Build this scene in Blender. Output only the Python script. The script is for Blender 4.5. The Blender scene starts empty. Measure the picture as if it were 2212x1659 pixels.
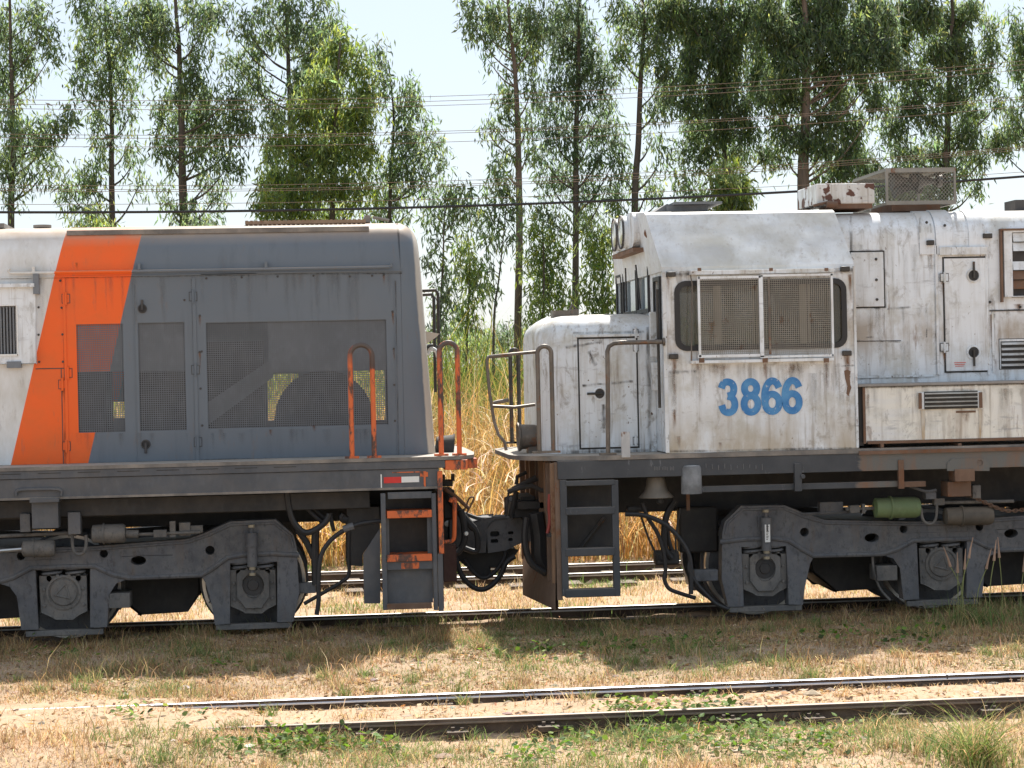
import bpy, math, random
import numpy as np
from mathutils import Vector, Matrix
from mathutils.geometry import tessellate_polygon
random.seed(7); rng = np.random.default_rng(11)
R = math.radians
SC = bpy.context.scene; COL = SC.collection

# ------------------------------------------------------------------ camera
CAM = np.array([0.0, -19.35, 2.312]); FOC = 4519.2; YAW, PIT, ROLL = 0.103714, 0.0081364, 0.0219145
fw = np.array([math.sin(YAW)*math.cos(PIT), math.cos(YAW)*math.cos(PIT), -math.sin(PIT)])
_r0 = np.array([math.cos(YAW), -math.sin(YAW), 0.0]); _u0 = np.cross(_r0, fw)
rt = math.cos(ROLL)*_r0 - math.sin(ROLL)*_u0; up = np.cross(rt, fw)
cd = bpy.data.cameras.new('camera'); cam = bpy.data.objects.new('camera', cd); COL.objects.link(cam)
cd.sensor_width = 36; cd.lens = FOC/2212*36; cd.clip_start = .5; cd.clip_end = 3000
M = Matrix.Identity(4)
for i in range(3): M[i][0], M[i][1], M[i][2], M[i][3] = rt[i], up[i], -fw[i], CAM[i]
cam.matrix_world = M; SC.camera = cam

# ------------------------------------------------------------------ sky, sun, exposure
SUN_EL, SUN_AZ = R(54), R(17)
w = bpy.data.worlds.new('World'); SC.world = w; w.use_nodes = True
nt = w.node_tree; nt.nodes.clear()
sky = nt.nodes.new('ShaderNodeTexSky'); sky.sky_type = 'NISHITA'; sky.sun_disc = False
sky.sun_elevation = SUN_EL; sky.sun_rotation = SUN_AZ; sky.dust_density = 1.0; sky.air_density = 1.0; sky.ozone_density = 1.0
mixn = nt.nodes.new('ShaderNodeMix'); mixn.data_type = 'RGBA'; mixn.inputs[0].default_value = .75
mixn.inputs[7].default_value = (3.45, 3.8, 4.2, 1)          # thin even veil of high cloud
bg = nt.nodes.new('ShaderNodeBackground'); bg.inputs[1].default_value = .1
wo = nt.nodes.new('ShaderNodeOutputWorld')
nt.links.new(sky.outputs[0], mixn.inputs[6]); nt.links.new(mixn.outputs[2], bg.inputs[0]); nt.links.new(bg.outputs[0], wo.inputs[0])
sl = bpy.data.lights.new('sun', 'SUN'); sl.energy = 3.9; sl.angle = R(.8); sl.color = (1, .955, .89)
so = bpy.data.objects.new('sun', sl); COL.objects.link(so)
sdir = Vector((math.sin(SUN_AZ)*math.cos(SUN_EL), math.cos(SUN_AZ)*math.cos(SUN_EL), math.sin(SUN_EL)))
so.rotation_euler = sdir.to_track_quat('Z', 'Y').to_euler(); so.location = (0, 0, 40)
SC.view_settings.view_transform = 'Standard'; SC.view_settings.look = 'None'; SC.view_settings.gamma = 1
SC.view_settings.use_curve_mapping = False
SC.view_settings.exposure = 1.12
SC.render.engine = 'CYCLES'
SC.cycles.max_bounces = 8; SC.cycles.transparent_max_bounces = 12; SC.cycles.diffuse_bounces = 4
SC.cycles.use_denoising = True

# ------------------------------------------------------------------ survey: picture measurements (2212 px wide) to metres
def ray(u, v): return fw*FOC + rt*(u-1106) - up*(v-829.5)
def at(u, v, Y):
    d = ray(u, v); return CAM + d*((Y-CAM[1])/d[1])
def ground(u, v, z=0.0):
    d = ray(u, v); return CAM + d*((z-CAM[2])/d[2])
def crop(ox, oy, s): return lambda x, y: ((ox+x/s)/1.8445, (oy+y/s)/1.8445)
cA, cB, cC = crop(0, 1800, 1.7015), crop(1100, 1750, 2.0733), crop(1700, 1750, 2.212)
cD, cE = crop(2500, 1750, 2.2122), crop(3200, 1750, 2.0739)
c1, c2, c3 = crop(0, 800, 1.508), crop(800, 800, 1.508), crop(1800, 1100, 2.074)
c4, c5, c6 = crop(2400, 700, 1.3827), crop(3300, 600, 1.2756), crop(2600, 0, 1.4946)
cI = lambda x, y: (x, y)
def P(c, x, y, Y): return Vector(at(*c(x, y), Y))
def XZ(c, x, y, Y): p = at(*c(x, y), Y); return (p[0], p[2])

# ------------------------------------------------------------------ mesh builder
EACH = set('cab_corner_trim junction_block orange_touch_up spring_stop riser_plate guard_stop brake_hanger door_bracket hood_lug box_foot vent_rust_edge rust_run sash_bar hanger_bracket brake_shoe shock_nut wiper pipe_bracket corner_angle guard_clip jacking_pad glad_hand end_cock roof_hatch door_hinge_block roof_patch sticker_print gutter brake_rigging'.split())
class MB:
    def __init__(s): s.v = []; s.f = []
    def _add(s, vs, fs):
        n = len(s.v); s.v += [tuple(p) for p in vs]; s.f += [tuple(i+n for i in f) for f in fs]; return s
    def box(s, x0, x1, y0, y1, z0, z1):
        x0, x1 = min(x0, x1), max(x0, x1); y0, y1 = min(y0, y1), max(y0, y1); z0, z1 = min(z0, z1), max(z0, z1)
        return s._add([(x0,y0,z0),(x1,y0,z0),(x1,y1,z0),(x0,y1,z0),(x0,y0,z1),(x1,y0,z1),(x1,y1,z1),(x0,y1,z1)],
                      [(0,3,2,1),(4,5,6,7),(0,1,5,4),(1,2,6,5),(2,3,7,6),(3,0,4,7)])
    def rect(s, c, x0, y0, x1, y1, Y0, Y1):          # a box whose near face covers a measured rectangle
        m = (x0+x1)/2; ym = (y0+y1)/2; return s.box(XZ(c, x0, ym, Y0)[0], XZ(c, x1, ym, Y0)[0], Y0, Y1, XZ(c, m, y1, Y0)[1], XZ(c, m, y0, Y0)[1])
    def extr(s, outer, a0, a1, holes=(), axis='y'):  # polygon with holes, given thickness along an axis
        loops = [list(outer)]+[list(h) for h in holes]; flat = [p for l in loops for p in l]; n = len(flat)
        put = (lambda p, a: (p[0], a, p[1])) if axis == 'y' else (lambda p, a: (p[0], p[1], a)) if axis == 'z' else (lambda p, a: (a, p[0], p[1]))
        tri = tessellate_polygon([[Vector((p[0], p[1], 0)) for p in l] for l in loops])
        vs = [put(p, a0) for p in flat]+[put(p, a1) for p in flat]
        fs = [tuple(t) for t in tri]+[tuple(i+n for i in reversed(t)) for t in tri]
        k = 0
        for l in loops:
            m = len(l)
            for i in range(m): j = (i+1) % m; fs.append((k+i, k+j, k+j+n, k+i+n))
            k += m
        return s._add(vs, fs)
    def tube(s, pts, r, n=8, closed=False, r1=None):
        pts = [Vector(p) for p in pts]; m = len(pts); rings = []; prev = None
        for i, p in enumerate(pts):
            a = pts[(i-1) % m] if (closed or i > 0) else p; b = pts[(i+1) % m] if (closed or i < m-1) else p
            t = (b-a).normalized()
            if prev is None:
                ref = Vector((0, 0, 1)) if abs(t.z) < .9 else Vector((0, 1, 0)); nx = t.cross(ref).normalized()
            else: nx = (prev-t*prev.dot(t)).normalized()
            prev = nx; ny = t.cross(nx)
            rr = r if r1 is None else r+(r1-r)*i/max(1, m-1)
            rings.append([p+(nx*math.cos(2*math.pi*k/n)+ny*math.sin(2*math.pi*k/n))*rr for k in range(n)])
        vs = [q for g in rings for q in g]; fs = []
        for i in range(m if closed else m-1):
            j = (i+1) % m
            for k in range(n): fs.append((i*n+k, i*n+(k+1) % n, j*n+(k+1) % n, j*n+k))
        if not closed: fs += [tuple(range(n-1, -1, -1)), tuple((m-1)*n+k for k in range(n))]
        return s._add(vs, fs)
    def lathe(s, c, axis, prof, n=20, cap=True):      # prof: (radius, distance along axis)
        ax = Vector(axis).normalized(); ref = Vector((0, 0, 1)) if abs(ax.z) < .9 else Vector((1, 0, 0))
        e1 = ax.cross(ref).normalized(); e2 = ax.cross(e1); c = Vector(c); m = len(prof)
        vs = [c+ax*h+(e1*math.cos(2*math.pi*k/n)+e2*math.sin(2*math.pi*k/n))*r for r, h in prof for k in range(n)]
        fs = [(i*n+k, i*n+(k+1) % n, (i+1)*n+(k+1) % n, (i+1)*n+k) for i in range(m-1) for k in range(n)]
        if cap: fs += [tuple(range(n-1, -1, -1)), tuple((m-1)*n+k for k in range(n))]
        return s._add(vs, fs)
    def cyl(s, a, b, r, n=16, r1=None):
        a, b = Vector(a), Vector(b); return s.lathe(a, b-a, [(r, 0), (r if r1 is None else r1, (b-a).length)], n)
    def islands(s):
        p = list(range(len(s.v)))
        def fd(i):
            while p[i] != i: p[i] = p[p[i]]; i = p[i]
            return i
        for f in s.f:
            for j in f[1:]: p[fd(f[0])] = fd(j)
        gs = {}
        for f in s.f: gs.setdefault(fd(f[0]), []).append(f)
        out = []
        for fs in gs.values():
            ids = sorted({i for f in fs for i in f}); m = {k: n for n, k in enumerate(ids)}; b = MB(); b.v = [s.v[i] for i in ids]; b.f = [tuple(m[i] for i in f) for f in fs]; out.append(b)
        return out
    def build(s, name, mat, parent=None, bevel=0, sharp=35, kind=None, label=None):
        if name in EACH:
            isl = s.islands()
            if len(isl) > 1: return [b._build(name, mat, parent, bevel, sharp, kind, label) for b in isl][0]
        return s._build(name, mat, parent, bevel, sharp, kind, label)
    def _build(s, name, mat, parent=None, bevel=0, sharp=35, kind=None, label=None):
        me = bpy.data.meshes.new(name); o0 = parent.get('_o') if parent else None
        vs = np.array(s.v, float)
        if o0 is not None: vs = vs-np.array(o0[:])
        me.from_pydata(vs.tolist(), [], s.f); me.update()
        me.polygons.foreach_set('use_smooth', [True]*len(me.polygons)); me.set_sharp_from_angle(angle=R(sharp))
        me.materials.append(mat); o = bpy.data.objects.new(name, me); COL.objects.link(o)
        if parent is not None:
            o.parent = parent; o['_o'] = o0
        if bevel:
            b = o.modifiers.new('soft_edge', 'BEVEL'); b.width = bevel; b.segments = 2; b.limit_method = 'ANGLE'; b.angle_limit = R(40)
        if kind: o['kind'] = kind
        if label: o['label'] = label
        return o
def tag(o, label, cat, group=None, kind=None):
    o['label'] = label; o['category'] = cat
    if group: o['group'] = group
    if kind: o['kind'] = kind
    return o
def thing(name, loc, label, cat, group=None, kind=None):
    o = bpy.data.objects.new(name, None); COL.objects.link(o); o.location = loc; o.empty_display_size = .2
    o['_o'] = list(loc); return tag(o, label, cat, group, kind)
def smooth_path(pts, k=4):                            # Catmull-Rom through points
    pts = [Vector(p) for p in pts]; out = []
    for i in range(len(pts)-1):
        p0, p1, p2, p3 = pts[max(i-1, 0)], pts[i], pts[i+1], pts[min(i+2, len(pts)-1)]
        for j in range(k):
            t = j/k; out.append(.5*((2*p1)+(p2-p0)*t+(2*p0-5*p1+4*p2-p3)*t*t+(3*p1-p0-3*p2+p3)*t**3))
    return out+[pts[-1]]
def circ(cx, cz, rx, rz=None, n=16): rz = rz or rx; return [(cx+rx*math.cos(2*math.pi*k/n), cz+rz*math.sin(2*math.pi*k/n)) for k in range(n)]
def rrect(x0, z0, x1, z1, r, n=5):
    o = []
    for cx, cz, a in ((x1-r, z1-r, 0), (x0+r, z1-r, 90), (x0+r, z0+r, 180), (x1-r, z0+r, 270)):
        o += [(cx+r*math.cos(R(a+90*k/n)), cz+r*math.sin(R(a+90*k/n))) for k in range(n+1)]
    return o
def R4(x0, z0, x1, z1): return [(x0, z0), (x1, z0), (x1, z1), (x0, z1)]

# ------------------------------------------------------------------ materials
class MatB:
    def __init__(s, name, base, rough=.6, metal=0, spec=.5):
        s.m = bpy.data.materials.new(name); s.m.use_nodes = True; s.t = s.m.node_tree; s.n = s.t.nodes; s.l = s.t.links
        s.b = s.n['Principled BSDF']; s.b.inputs['Roughness'].default_value = rough; s.b.inputs['Metallic'].default_value = metal
        s.b.inputs['Specular IOR Level'].default_value = spec
        s.tc = s.n.new('ShaderNodeTexCoord'); rgb = s.n.new('ShaderNodeRGB'); rgb.outputs[0].default_value = (*base, 1); s.c = rgb.outputs[0]
    def math(s, op, a, b=None):
        n = s.n.new('ShaderNodeMath'); n.operation = op
        for i, q in enumerate((a, b)):
            if q is None: continue
            if isinstance(q, (int, float)): n.inputs[i].default_value = q
            else: s.l.new(q, n.inputs[i])
        return n.outputs[0]
    def ramp(s, val, lo, hi, to0=0, to1=1):
        n = s.n.new('ShaderNodeMapRange'); n.clamp = True; s.l.new(val, n.inputs[0])
        for i, q in enumerate((lo, hi, to0, to1)): n.inputs[i+1].default_value = q
        return n.outputs[0]
    def noise(s, scale=(1, 1, 1), detail=6, rough=.6, off=0, dist=0):
        mp = s.n.new('ShaderNodeMapping'); mp.inputs['Scale'].default_value = scale; mp.inputs['Location'].default_value = (off, off*.7, off*1.3)
        s.l.new(s.tc.outputs['Object'], mp.inputs[0]); n = s.n.new('ShaderNodeTexNoise'); n.inputs['Scale'].default_value = 1
        n.inputs['Detail'].default_value = detail; n.inputs['Roughness'].default_value = rough; n.inputs['Distortion'].default_value = dist
        s.l.new(mp.outputs[0], n.inputs['Vector']); return n.outputs[0]
    def xyz(s):
        n = s.n.new('ShaderNodeSeparateXYZ'); s.l.new(s.tc.outputs['Object'], n.inputs[0]); return n.outputs
    def mix(s, fac, col, amt=1.0):
        n = s.n.new('ShaderNodeMix'); n.data_type = 'RGBA'
        if not isinstance(fac, (int, float)) and amt != 1: fac = s.math('MULTIPLY', fac, amt)
        if isinstance(fac, (int, float)): n.inputs[0].default_value = fac
        else: s.l.new(fac, n.inputs[0])
        s.l.new(s.c, n.inputs[6])
        if isinstance(col, tuple): n.inputs[7].default_value = (*col, 1)
        else: s.l.new(col, n.inputs[7])
        s.c = n.outputs[2]; return s
    def layer(s, scale, lo, hi, col, amt=1, detail=6, rough=.6, off=0, dist=0):
        if isinstance(scale, (int, float)): scale = (scale,)*3
        return s.mix(s.ramp(s.noise(scale, detail, rough, off, dist), lo, hi), col, amt)
    def dust(s, col, amt=1, lo=.35, hi=.85):          # dust lying on faces that look up
        g = s.n.new('ShaderNodeNewGeometry'); n = s.n.new('ShaderNodeSeparateXYZ'); s.l.new(g.outputs['Normal'], n.inputs[0])
        f = s.ramp(n.outputs[2], lo, hi); k = s.ramp(s.noise((5, 5, 5)), .25, .6, .55, 1); return s.mix(s.math('MULTIPLY', f, k), col, amt)
    def bump(s, scale, strength, dist=.01, detail=5):
        if isinstance(scale, (int, float)): scale = (scale,)*3
        b = s.n.new('ShaderNodeBump'); b.inputs['Strength'].default_value = strength; b.inputs['Distance'].default_value = dist
        s.l.new(s.noise(scale, detail, .6, 3.3), b.inputs['Height']); s.l.new(b.outputs[0], s.b.inputs['Normal']); return s
    def ripple(s, scale=2.6, strength=.5, dist=.02):
        b = s.n.new('ShaderNodeBump'); b.inputs['Strength'].default_value = strength; b.inputs['Distance'].default_value = dist
        s.l.new(s.noise((scale,)*3, 1.5, .4, 7.7), b.inputs['Height']); old = s.b.inputs['Normal'].links
        if old: s.l.new(old[0].from_socket, b.inputs['Normal'])
        s.l.new(b.outputs[0], s.b.inputs['Normal']); return s
    def done(s): s.l.new(s.c, s.b.inputs['Base Color']); return s.m

RUST = (.17, .075, .035); GRIME = (.07, .065, .06)
def white_paint(name, off=0, dirty=1.0, base=(.755, .81, .86)):
    m = MatB(name, base, .55)
    m.layer(.9, .4, .7, (.69, .715, .735), .65, off=off)
    m.layer((1.2, 1.2, 9), .5, .7, (.66, .7, .745), .65, off=off+2)
    m.layer((11, 11, .9), .48, .7, (.42, .4, .36), .5*dirty, off=off+1)
    m.layer(3.1, .5, .64, (.47, .46, .4), .6*dirty, 9, .65, off+4)
    m.layer((7, 7, 4.5), .56, .65, (.27, .255, .23), .6*dirty, 12, .7, off+7, .5); m.layer((24, 24, 1.5), .55, .7, (.22, .17, .12), .5*dirty, 6, .6, off+11); m.layer((2.2, 2.2, 13), .6, .68, (.3, .31, .33), .55*dirty, 8, .7, off+13)
    m.layer((26, 26, 18), .66, .7, (.13, .09, .07), .8*dirty, 6, .6, off+3)
    m.layer((14, 14, 2.2), .62, .72, RUST, .75*dirty, 8, .7, off+9)
    m.dust((.5, .43, .35), .8, .5, .95)
    m.bump(40, .08, .004); m.ripple(3.1, .4, .03)
    return m
m = white_paint('weathered_white_paint'); x, y, z = m.xyz()
band = m.math('MULTIPLY', m.ramp(z, 2.28, 2.5), m.ramp(z, 2.75, 2.6)); m.mix(m.math('MULTIPLY', band, m.ramp(m.noise((5, 5, 2.2), 8, .65, 15), .36, .6)), (.33, .26, .18), .75)   # run-off below the window guard
m.mix(m.math('MULTIPLY', m.ramp(z, 2.0, 1.58), m.ramp(m.noise((4, 4, 2), 8, .65, 17), .36, .6)), (.4, .33, .22), .7); M_white = m.done()
M_white2 = white_paint('weathered_white_panel', 5.3, .75).done()
m = white_paint('streaked_white_paint', 9.1, 1.0, (.8, .785, .7)); m.layer((4.5, 4.5, .7), .56, .7, (.24, .13, .06), .55, 8, .65, 2); M_box = m.done()
m = white_paint('scraped_white_nose', 3.7, 1.3, (.69, .745, .79)); M_nose = m.done()
m = white_paint('rust_eaten_white', 1.9, 1.3, (.62, .64, .64)); m.layer((8, 8, 8), .53, .56, (.1, .04, .025), 1, 3, .5, 4.4); M_rustbox = m.done()

def plain(name, col, rough=.6, metal=0, vary=.5, rust=0, dusty=0, dustcol=(.3, .24, .18), bump=.1):
    m = MatB(name, col, rough, metal); d = tuple(c*.55 for c in col); l = tuple(min(1, c*1.5+.02) for c in col)
    m.layer(2.3, .35, .65, d, vary); m.layer((17, 17, 8), .5, .75, l, vary*.7, off=4)
    if rust: m.layer((7, 7, 4), .62-.12*rust, .66-.1*rust, RUST, .85, 9, .7, 6)
    if dusty: m.layer(4, .4, .7, dustcol, dusty*.6, off=2); m.dust(dustcol, dusty)
    if bump: m.bump(60, bump, .004)
    return m.done()
M_sillL = plain('charcoal_sill_paint', (.082, .092, .107), .6, dusty=.4, dustcol=(.22, .19, .16))
M_deckL = plain('dusty_deck_plate', (.17, .16, .15), .85, dusty=.8, dustcol=(.44, .39, .33))
M_truck = plain('oily_cast_steel', (.088, .09, .096), .62, dusty=.35, dustcol=(.2, .175, .15), bump=.35)
def steel(name, col, dust, off):
    m = MatB(name, col, .68); m.layer(1.8, .35, .65, tuple(c*.45 for c in col), .8, off=off); m.layer(7, .42, .66, dust, .55, 10, .7, off+2); m.layer((26, 26, 14), .52, .68, tuple(c*.35 for c in col), .8, 8, .7, off+5); m.layer((12, 12, 2), .55, .75, (.13, .09, .06), .45, 8, .7, off+8)
    m.dust(dust, .5, .4, .9); m.bump(45, .5, .006, 8); return m.done()
M_truck = steel('oily_cast_steel', (.125, .131, .145), (.17, .165, .158), 1.5)
M_truck2 = steel('dusty_cast_steel', (.15, .149, .146), (.22, .195, .165), 4.5)
M_black = plain('black_underframe', (.03, .031, .033), .7, dusty=.15)
M_rubber = plain('black_rubber', (.022, .022, .024), .55)
M_tread = plain('polished_wheel_tread', (.55, .54, .52), .3, .9, .3)
M_railtop = plain('polished_rail_head', (.6, .65, .74), .5, 1, .2, bump=0)
M_railside = plain('brown_rail_side', (.075, .05, .037), .85, dusty=.5)
M_rusty = plain('rusty_steel', (.17, .1, .066), .85, rust=.6, dusty=.25)
M_pipe = plain('worn_grey_pipe', (.16, .14, .12), .45, .4, .9, rust=.5, dusty=.2)
M_pipedark = plain('dark_worn_pipe', (.06, .055, .05), .45, .4, .8, rust=.3)
M_white_post = plain('chalky_white_post', (.5, .51, .52), .7, vary=.5, rust=.2)
M_green = plain('green_cylinder_paint', (.17, .25, .11), .6, vary=.6, dusty=.4, dustcol=(.2, .2, .13))
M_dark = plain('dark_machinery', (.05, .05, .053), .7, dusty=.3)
M_greyplate = plain('grey_inner_plate', (.18, .2, .225), .7, vary=.3)
M_red = plain('red_reflector', (.6, .02, .02), .3, vary=.15, bump=0)
M_wht = plain('white_reflector', (.75, .77, .76), .4, vary=.15, bump=0)
M_blue = MatB('faded_blue_numeral', (.035, .19, .47), .6).layer(9, .4, .66, (.1, .31, .58), .85).layer((30, 30, 22), .62, .68, (.55, .57, .58), .8, 6, .6, 1).done()
M_gal = plain('galvanised_mesh', (.27, .265, .24), .55, .3, .4, rust=.1)
M_wire = plain('dark_mesh_wire', (.18, .195, .215), .6, .2, .4)
M_wirew = plain('pale_mesh_wire', (.33, .31, .27), .6, 0, .5, rust=.2)
M_brass = plain('dusty_bell_metal', (.22, .2, .17), .6, .3, .4, dusty=.3)
M_wood = plain('old_sleeper_wood', (.12, .085, .06), .9, dusty=.5)

m = MatB('dirty_window_glass', (.11, .1, .078), .12, 0, .6); m.layer(3, .35, .7, (.17, .155, .12), .8); m.layer((1, 1, 3), .4, .7, (.08, .08, .06), .6, off=2)
M_glass = m.done(); _t = M_glass.node_tree; _x = _t.nodes.new('ShaderNodeMixShader'); _x.inputs[0].default_value = .4; _tr = _t.nodes.new('ShaderNodeBsdfTransparent'); _t.links.new(_t.nodes['Principled BSDF'].outputs[0], _x.inputs[1]); _t.links.new(_tr.outputs[0], _x.inputs[2]); _t.links.new(_x.outputs[0], _t.nodes['Material Output'].inputs[0])
m = MatB('clear_cab_glass', (.22, .27, .3), .05, 0, .8); m.layer((7, 7, 3), .5, .65, (.25, .28, .27), .7); M_wind = m.done()
m = MatB('headlight_lens', (.7, .68, .62), .12, .4, .8); M_lens = m.done()
m = MatB('beige_cab_lining', (.34, .3, .24), .8); M_sash = MatB('grey_sash_bar', (.2, .185, .15), .7).done()
M_lining = m.done()

ORANGE = (.86, .13, .017)
def orange_mat():
    m = MatB('chipped_orange_rail', (.66, .14, .035), .5); m.layer((9, 9, 3.5), .5, .56, (.05, .04, .035), .95, 10, .7); m.layer(20, .5, .7, (.5, .12, .04), .5)
    x, y, z = m.xyz(); m.mix(m.math('MULTIPLY', m.ramp(z, 2.34, 2.5), m.ramp(m.noise((6, 6, 6), off=3), .34, .44)), (.09, .07, .06)); return m.done()
# ================================================================== GREY AND ORANGE LOCOMOTIVE (left)
GL = thing('diesel_locomotive', (-2.0, 0, 0), 'grey diesel locomotive with slanting orange stripe and mesh doors on its hood', 'locomotive')
XL0 = -4.6; DZ = 1.555; YH = -.85
# livery: white, orange, grey (object space: x + 2)
m = MatB('grey_orange_white_livery', (.128, .154, .184), .42)
m.layer(1.3, .35, .7, (.148, .174, .202), .7); m.layer((9, 9, 1.2), .55, .75, (.103, .122, .146), .6, off=2)
x, y, z = m.xyz()
def edge(ua, va, ub, vb):
    a, b = XZ(cI, ua, va, YH), XZ(cI, ub, vb, YH); k = (a[0]-b[0])/(a[1]-b[1])
    return m.math('SUBTRACT', m.math('SUBTRACT', x, m.math('MULTIPLY', z, k)), a[0]+2.0-k*a[1])
eR = edge(301, 520, 190, 1003); eL = edge(135, 520, 22, 1010)
def inlay(name):
    k = MatB(name, (1, 1, 1)); return k
orn = m.n.new('ShaderNodeMix'); orn.data_type = 'RGBA'; orn.inputs[6].default_value = (*ORANGE, 1); orn.inputs[7].default_value = (.7, .14, .03, 1)
m.l.new(m.ramp(m.noise((2.5, 2.5, 2.5), 8), .45, .75), orn.inputs[0])
m.mix(m.ramp(eR, .003, -.003), orn.outputs[2])
whm = m.n.new('ShaderNodeMix'); whm.data_type = 'RGBA'; whm.inputs[6].default_value = (.72, .74, .75, 1); whm.inputs[7].default_value = (.55, .54, .5, 1)
m.l.new(m.ramp(m.noise((4, 4, 1.5), 8, .65), .45, .7), whm.inputs[0])
m.mix(m.ramp(eL, .003, -.003), whm.outputs[2])
xe_b, xe_t = P(cI, 940, 985, -.62).x, P(cI, 905, 520, -.62).x
ksl = (xe_t-xe_b)/(3.5-DZ)
eE = m.math('SUBTRACT', m.math('SUBTRACT', x, m.math('MULTIPLY', z, ksl)), xe_b+2.0-ksl*DZ)
m.mix(m.ramp(m.math('ADD', eE, m.ramp(m.noise((2, 9, 3)), .3, .7, -.008, .008)), -.075, -.06), (.5, .45, .38))
m.layer((14, 14, 3), .6, .7, (.18, .13, .1), .35, 9, .7, 5)
m.dust((.46, .345, .24), .92, .35, .8); m.bump(30, .06, .004); m.layer(.8, .45, .7, (.2, .212, .222), .5, off=6) if False else m.ripple(2.4, .7, .03)
M_liv = m.done(); M_liv.node_tree.nodes['Principled BSDF'].inputs['Specular IOR Level'].default_value = .35
M_orange = orange_mat()

zside = P(cI, 500, 592, YH).z                      # break line under the gutter
xs = P(cI, 868, 700, YH).x
prof = [(-.85, zside), (-.845, zside+.1), (-.82, 3.4), (-.785, 3.5), (-.73, 3.57), (-.64, 3.61), (-.5, 3.63), (0, 3.655)]
prof = prof+[(-a, b) for a, b in prof[-2::-1]]
b = MB(); n = len(prof)                            # roof over the straight part
b._add([(X, yy, zz) for X in (XL0, xs) for yy, zz in prof], [(i, i+1, n+i+1, n+i) for i in range(n-1)]+[tuple(range(n))])
b.build('hood_roof', M_liv, GL)
full = [(-.85, DZ+.002)]+[(-.85, DZ+.35*i) for i in range(1, 5)]+prof+[(.85, DZ+.35*i) for i in range(4, 0, -1)]+[(.85, DZ+.002)]
b = MB(); vs = []; n = len(full); Rr = .2; rings = 8
for k in range(-1, rings+1):
    if k < 0: t, off = 0, None
    else: t = k/rings*math.pi/2
    ins = Rr*(1-math.cos(t)) if k >= 0 else 0
    for yy, zz in full:
        xe = xe_b+ksl*(zz-DZ)
        X = xs if k < 0 else xe-Rr+Rr*math.sin(t)
        vs.append((X, yy*(.85-ins)/.85, zz if zz < 2 else DZ+(zz-DZ)*(2.1-ins)/2.1))
fs = [(r*n+i, r*n+i+1, (r+1)*n+i+1, (r+1)*n+i) for r in range(rings+1) for i in range(n-1)]+[tuple((rings+1)*n+i for i in range(n))]
b._add(vs, fs).build('hood_end', M_liv, GL)
# side sheet with its three screened openings
op = [(170, 699, 265, 935), (303, 696, 398, 931), (450, 690, 834, 926)]
holes = []
for a in op:
    p, q = XZ(cI, a[0], a[3], YH), XZ(cI, a[2], a[1], YH); holes.append(R4(p[0], p[1], q[0], q[1]))
MB().extr(R4(XL0, DZ+.002, xs-.002, zside-.002), YH, YH+.02, holes).build('side_sheet', M_liv, GL)
far_holes = [R4(*XZ(cI, 585, 910, YH), *XZ(cI, 790, 800, YH)), R4(*XZ(cI, 755, 912, YH), *XZ(cI, 905, 800, YH)), R4(*XZ(cI, 236, 900, YH), *XZ(cI, 300, 870, YH))]
fh = []
for h, (ua, va, ub, vb) in zip(far_holes, ((580, 908, 645, 806), (765, 908, 830, 800), (232, 903, 272, 868))):
    p, q = XZ(cI, ua, va, .83), XZ(cI, ub, vb, .83); fh.append(R4(p[0], p[1], q[0], q[1]))
MB().extr(R4(XL0, DZ+.002, xs-.002, zside-.002), .83, .85, fh).build('side_sheet', M_liv, GL)
MB().box(XL0, xs, -.8, .8, DZ+.004, DZ+.03).build('hood_floor', M_black, GL)
MB().box(XL0, XL0+.04, -.84, .82, DZ+.04, 3.2).build('bulkhead', M_black, GL)
# plates behind the screens' upper halves
b = MB()
p, q = XZ(cI, 166, 803, YH), XZ(cI, 270, 696, YH); b.box(p[0], q[0], YH+.034, YH+.044, p[1], q[1]); b.build('inner_plate', M_liv, GL)
b = MB(); p, q = XZ(cI, 299, 803, YH), XZ(cI, 402, 693, YH); b.box(p[0], q[0], YH+.034, YH+.044, p[1], q[1]); b.build('inner_plate', M_greyplate, GL)
b = MB(); p, q = XZ(cI, 580, 803, YH), XZ(cI, 840, 686, YH); b.box(p[0], q[0], YH+.034, YH+.044, p[1], q[1]); b.build('inner_plate', M_greyplate, GL)
def screen(parent, poly, Y, mat, step=.0185, wd=.0072, name='mesh_screen'):
    (x0, z0), (x1, z1) = poly[0], poly[2]; b = MB(); k = int((x1-x0)/step); h = wd/2
    for i in range(k+1):
        X = x0+(x1-x0)*i/k; b._add([(X-h, Y, z0), (X+h, Y, z0), (X+h, Y, z1), (X-h, Y, z1)], [(0, 1, 2, 3)])
    k = int((z1-z0)/step)
    for i in range(k+1):
        Z = z0+(z1-z0)*i/k; b._add([(x0, Y+.003, Z-h), (x1, Y+.003, Z-h), (x1, Y+.003, Z+h), (x0, Y+.003, Z+h)], [(0, 1, 2, 3)])
    return b.build(name, mat, parent, kind='stuff')
for h in holes: screen(GL, h, YH+.012, M_wire)
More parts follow.
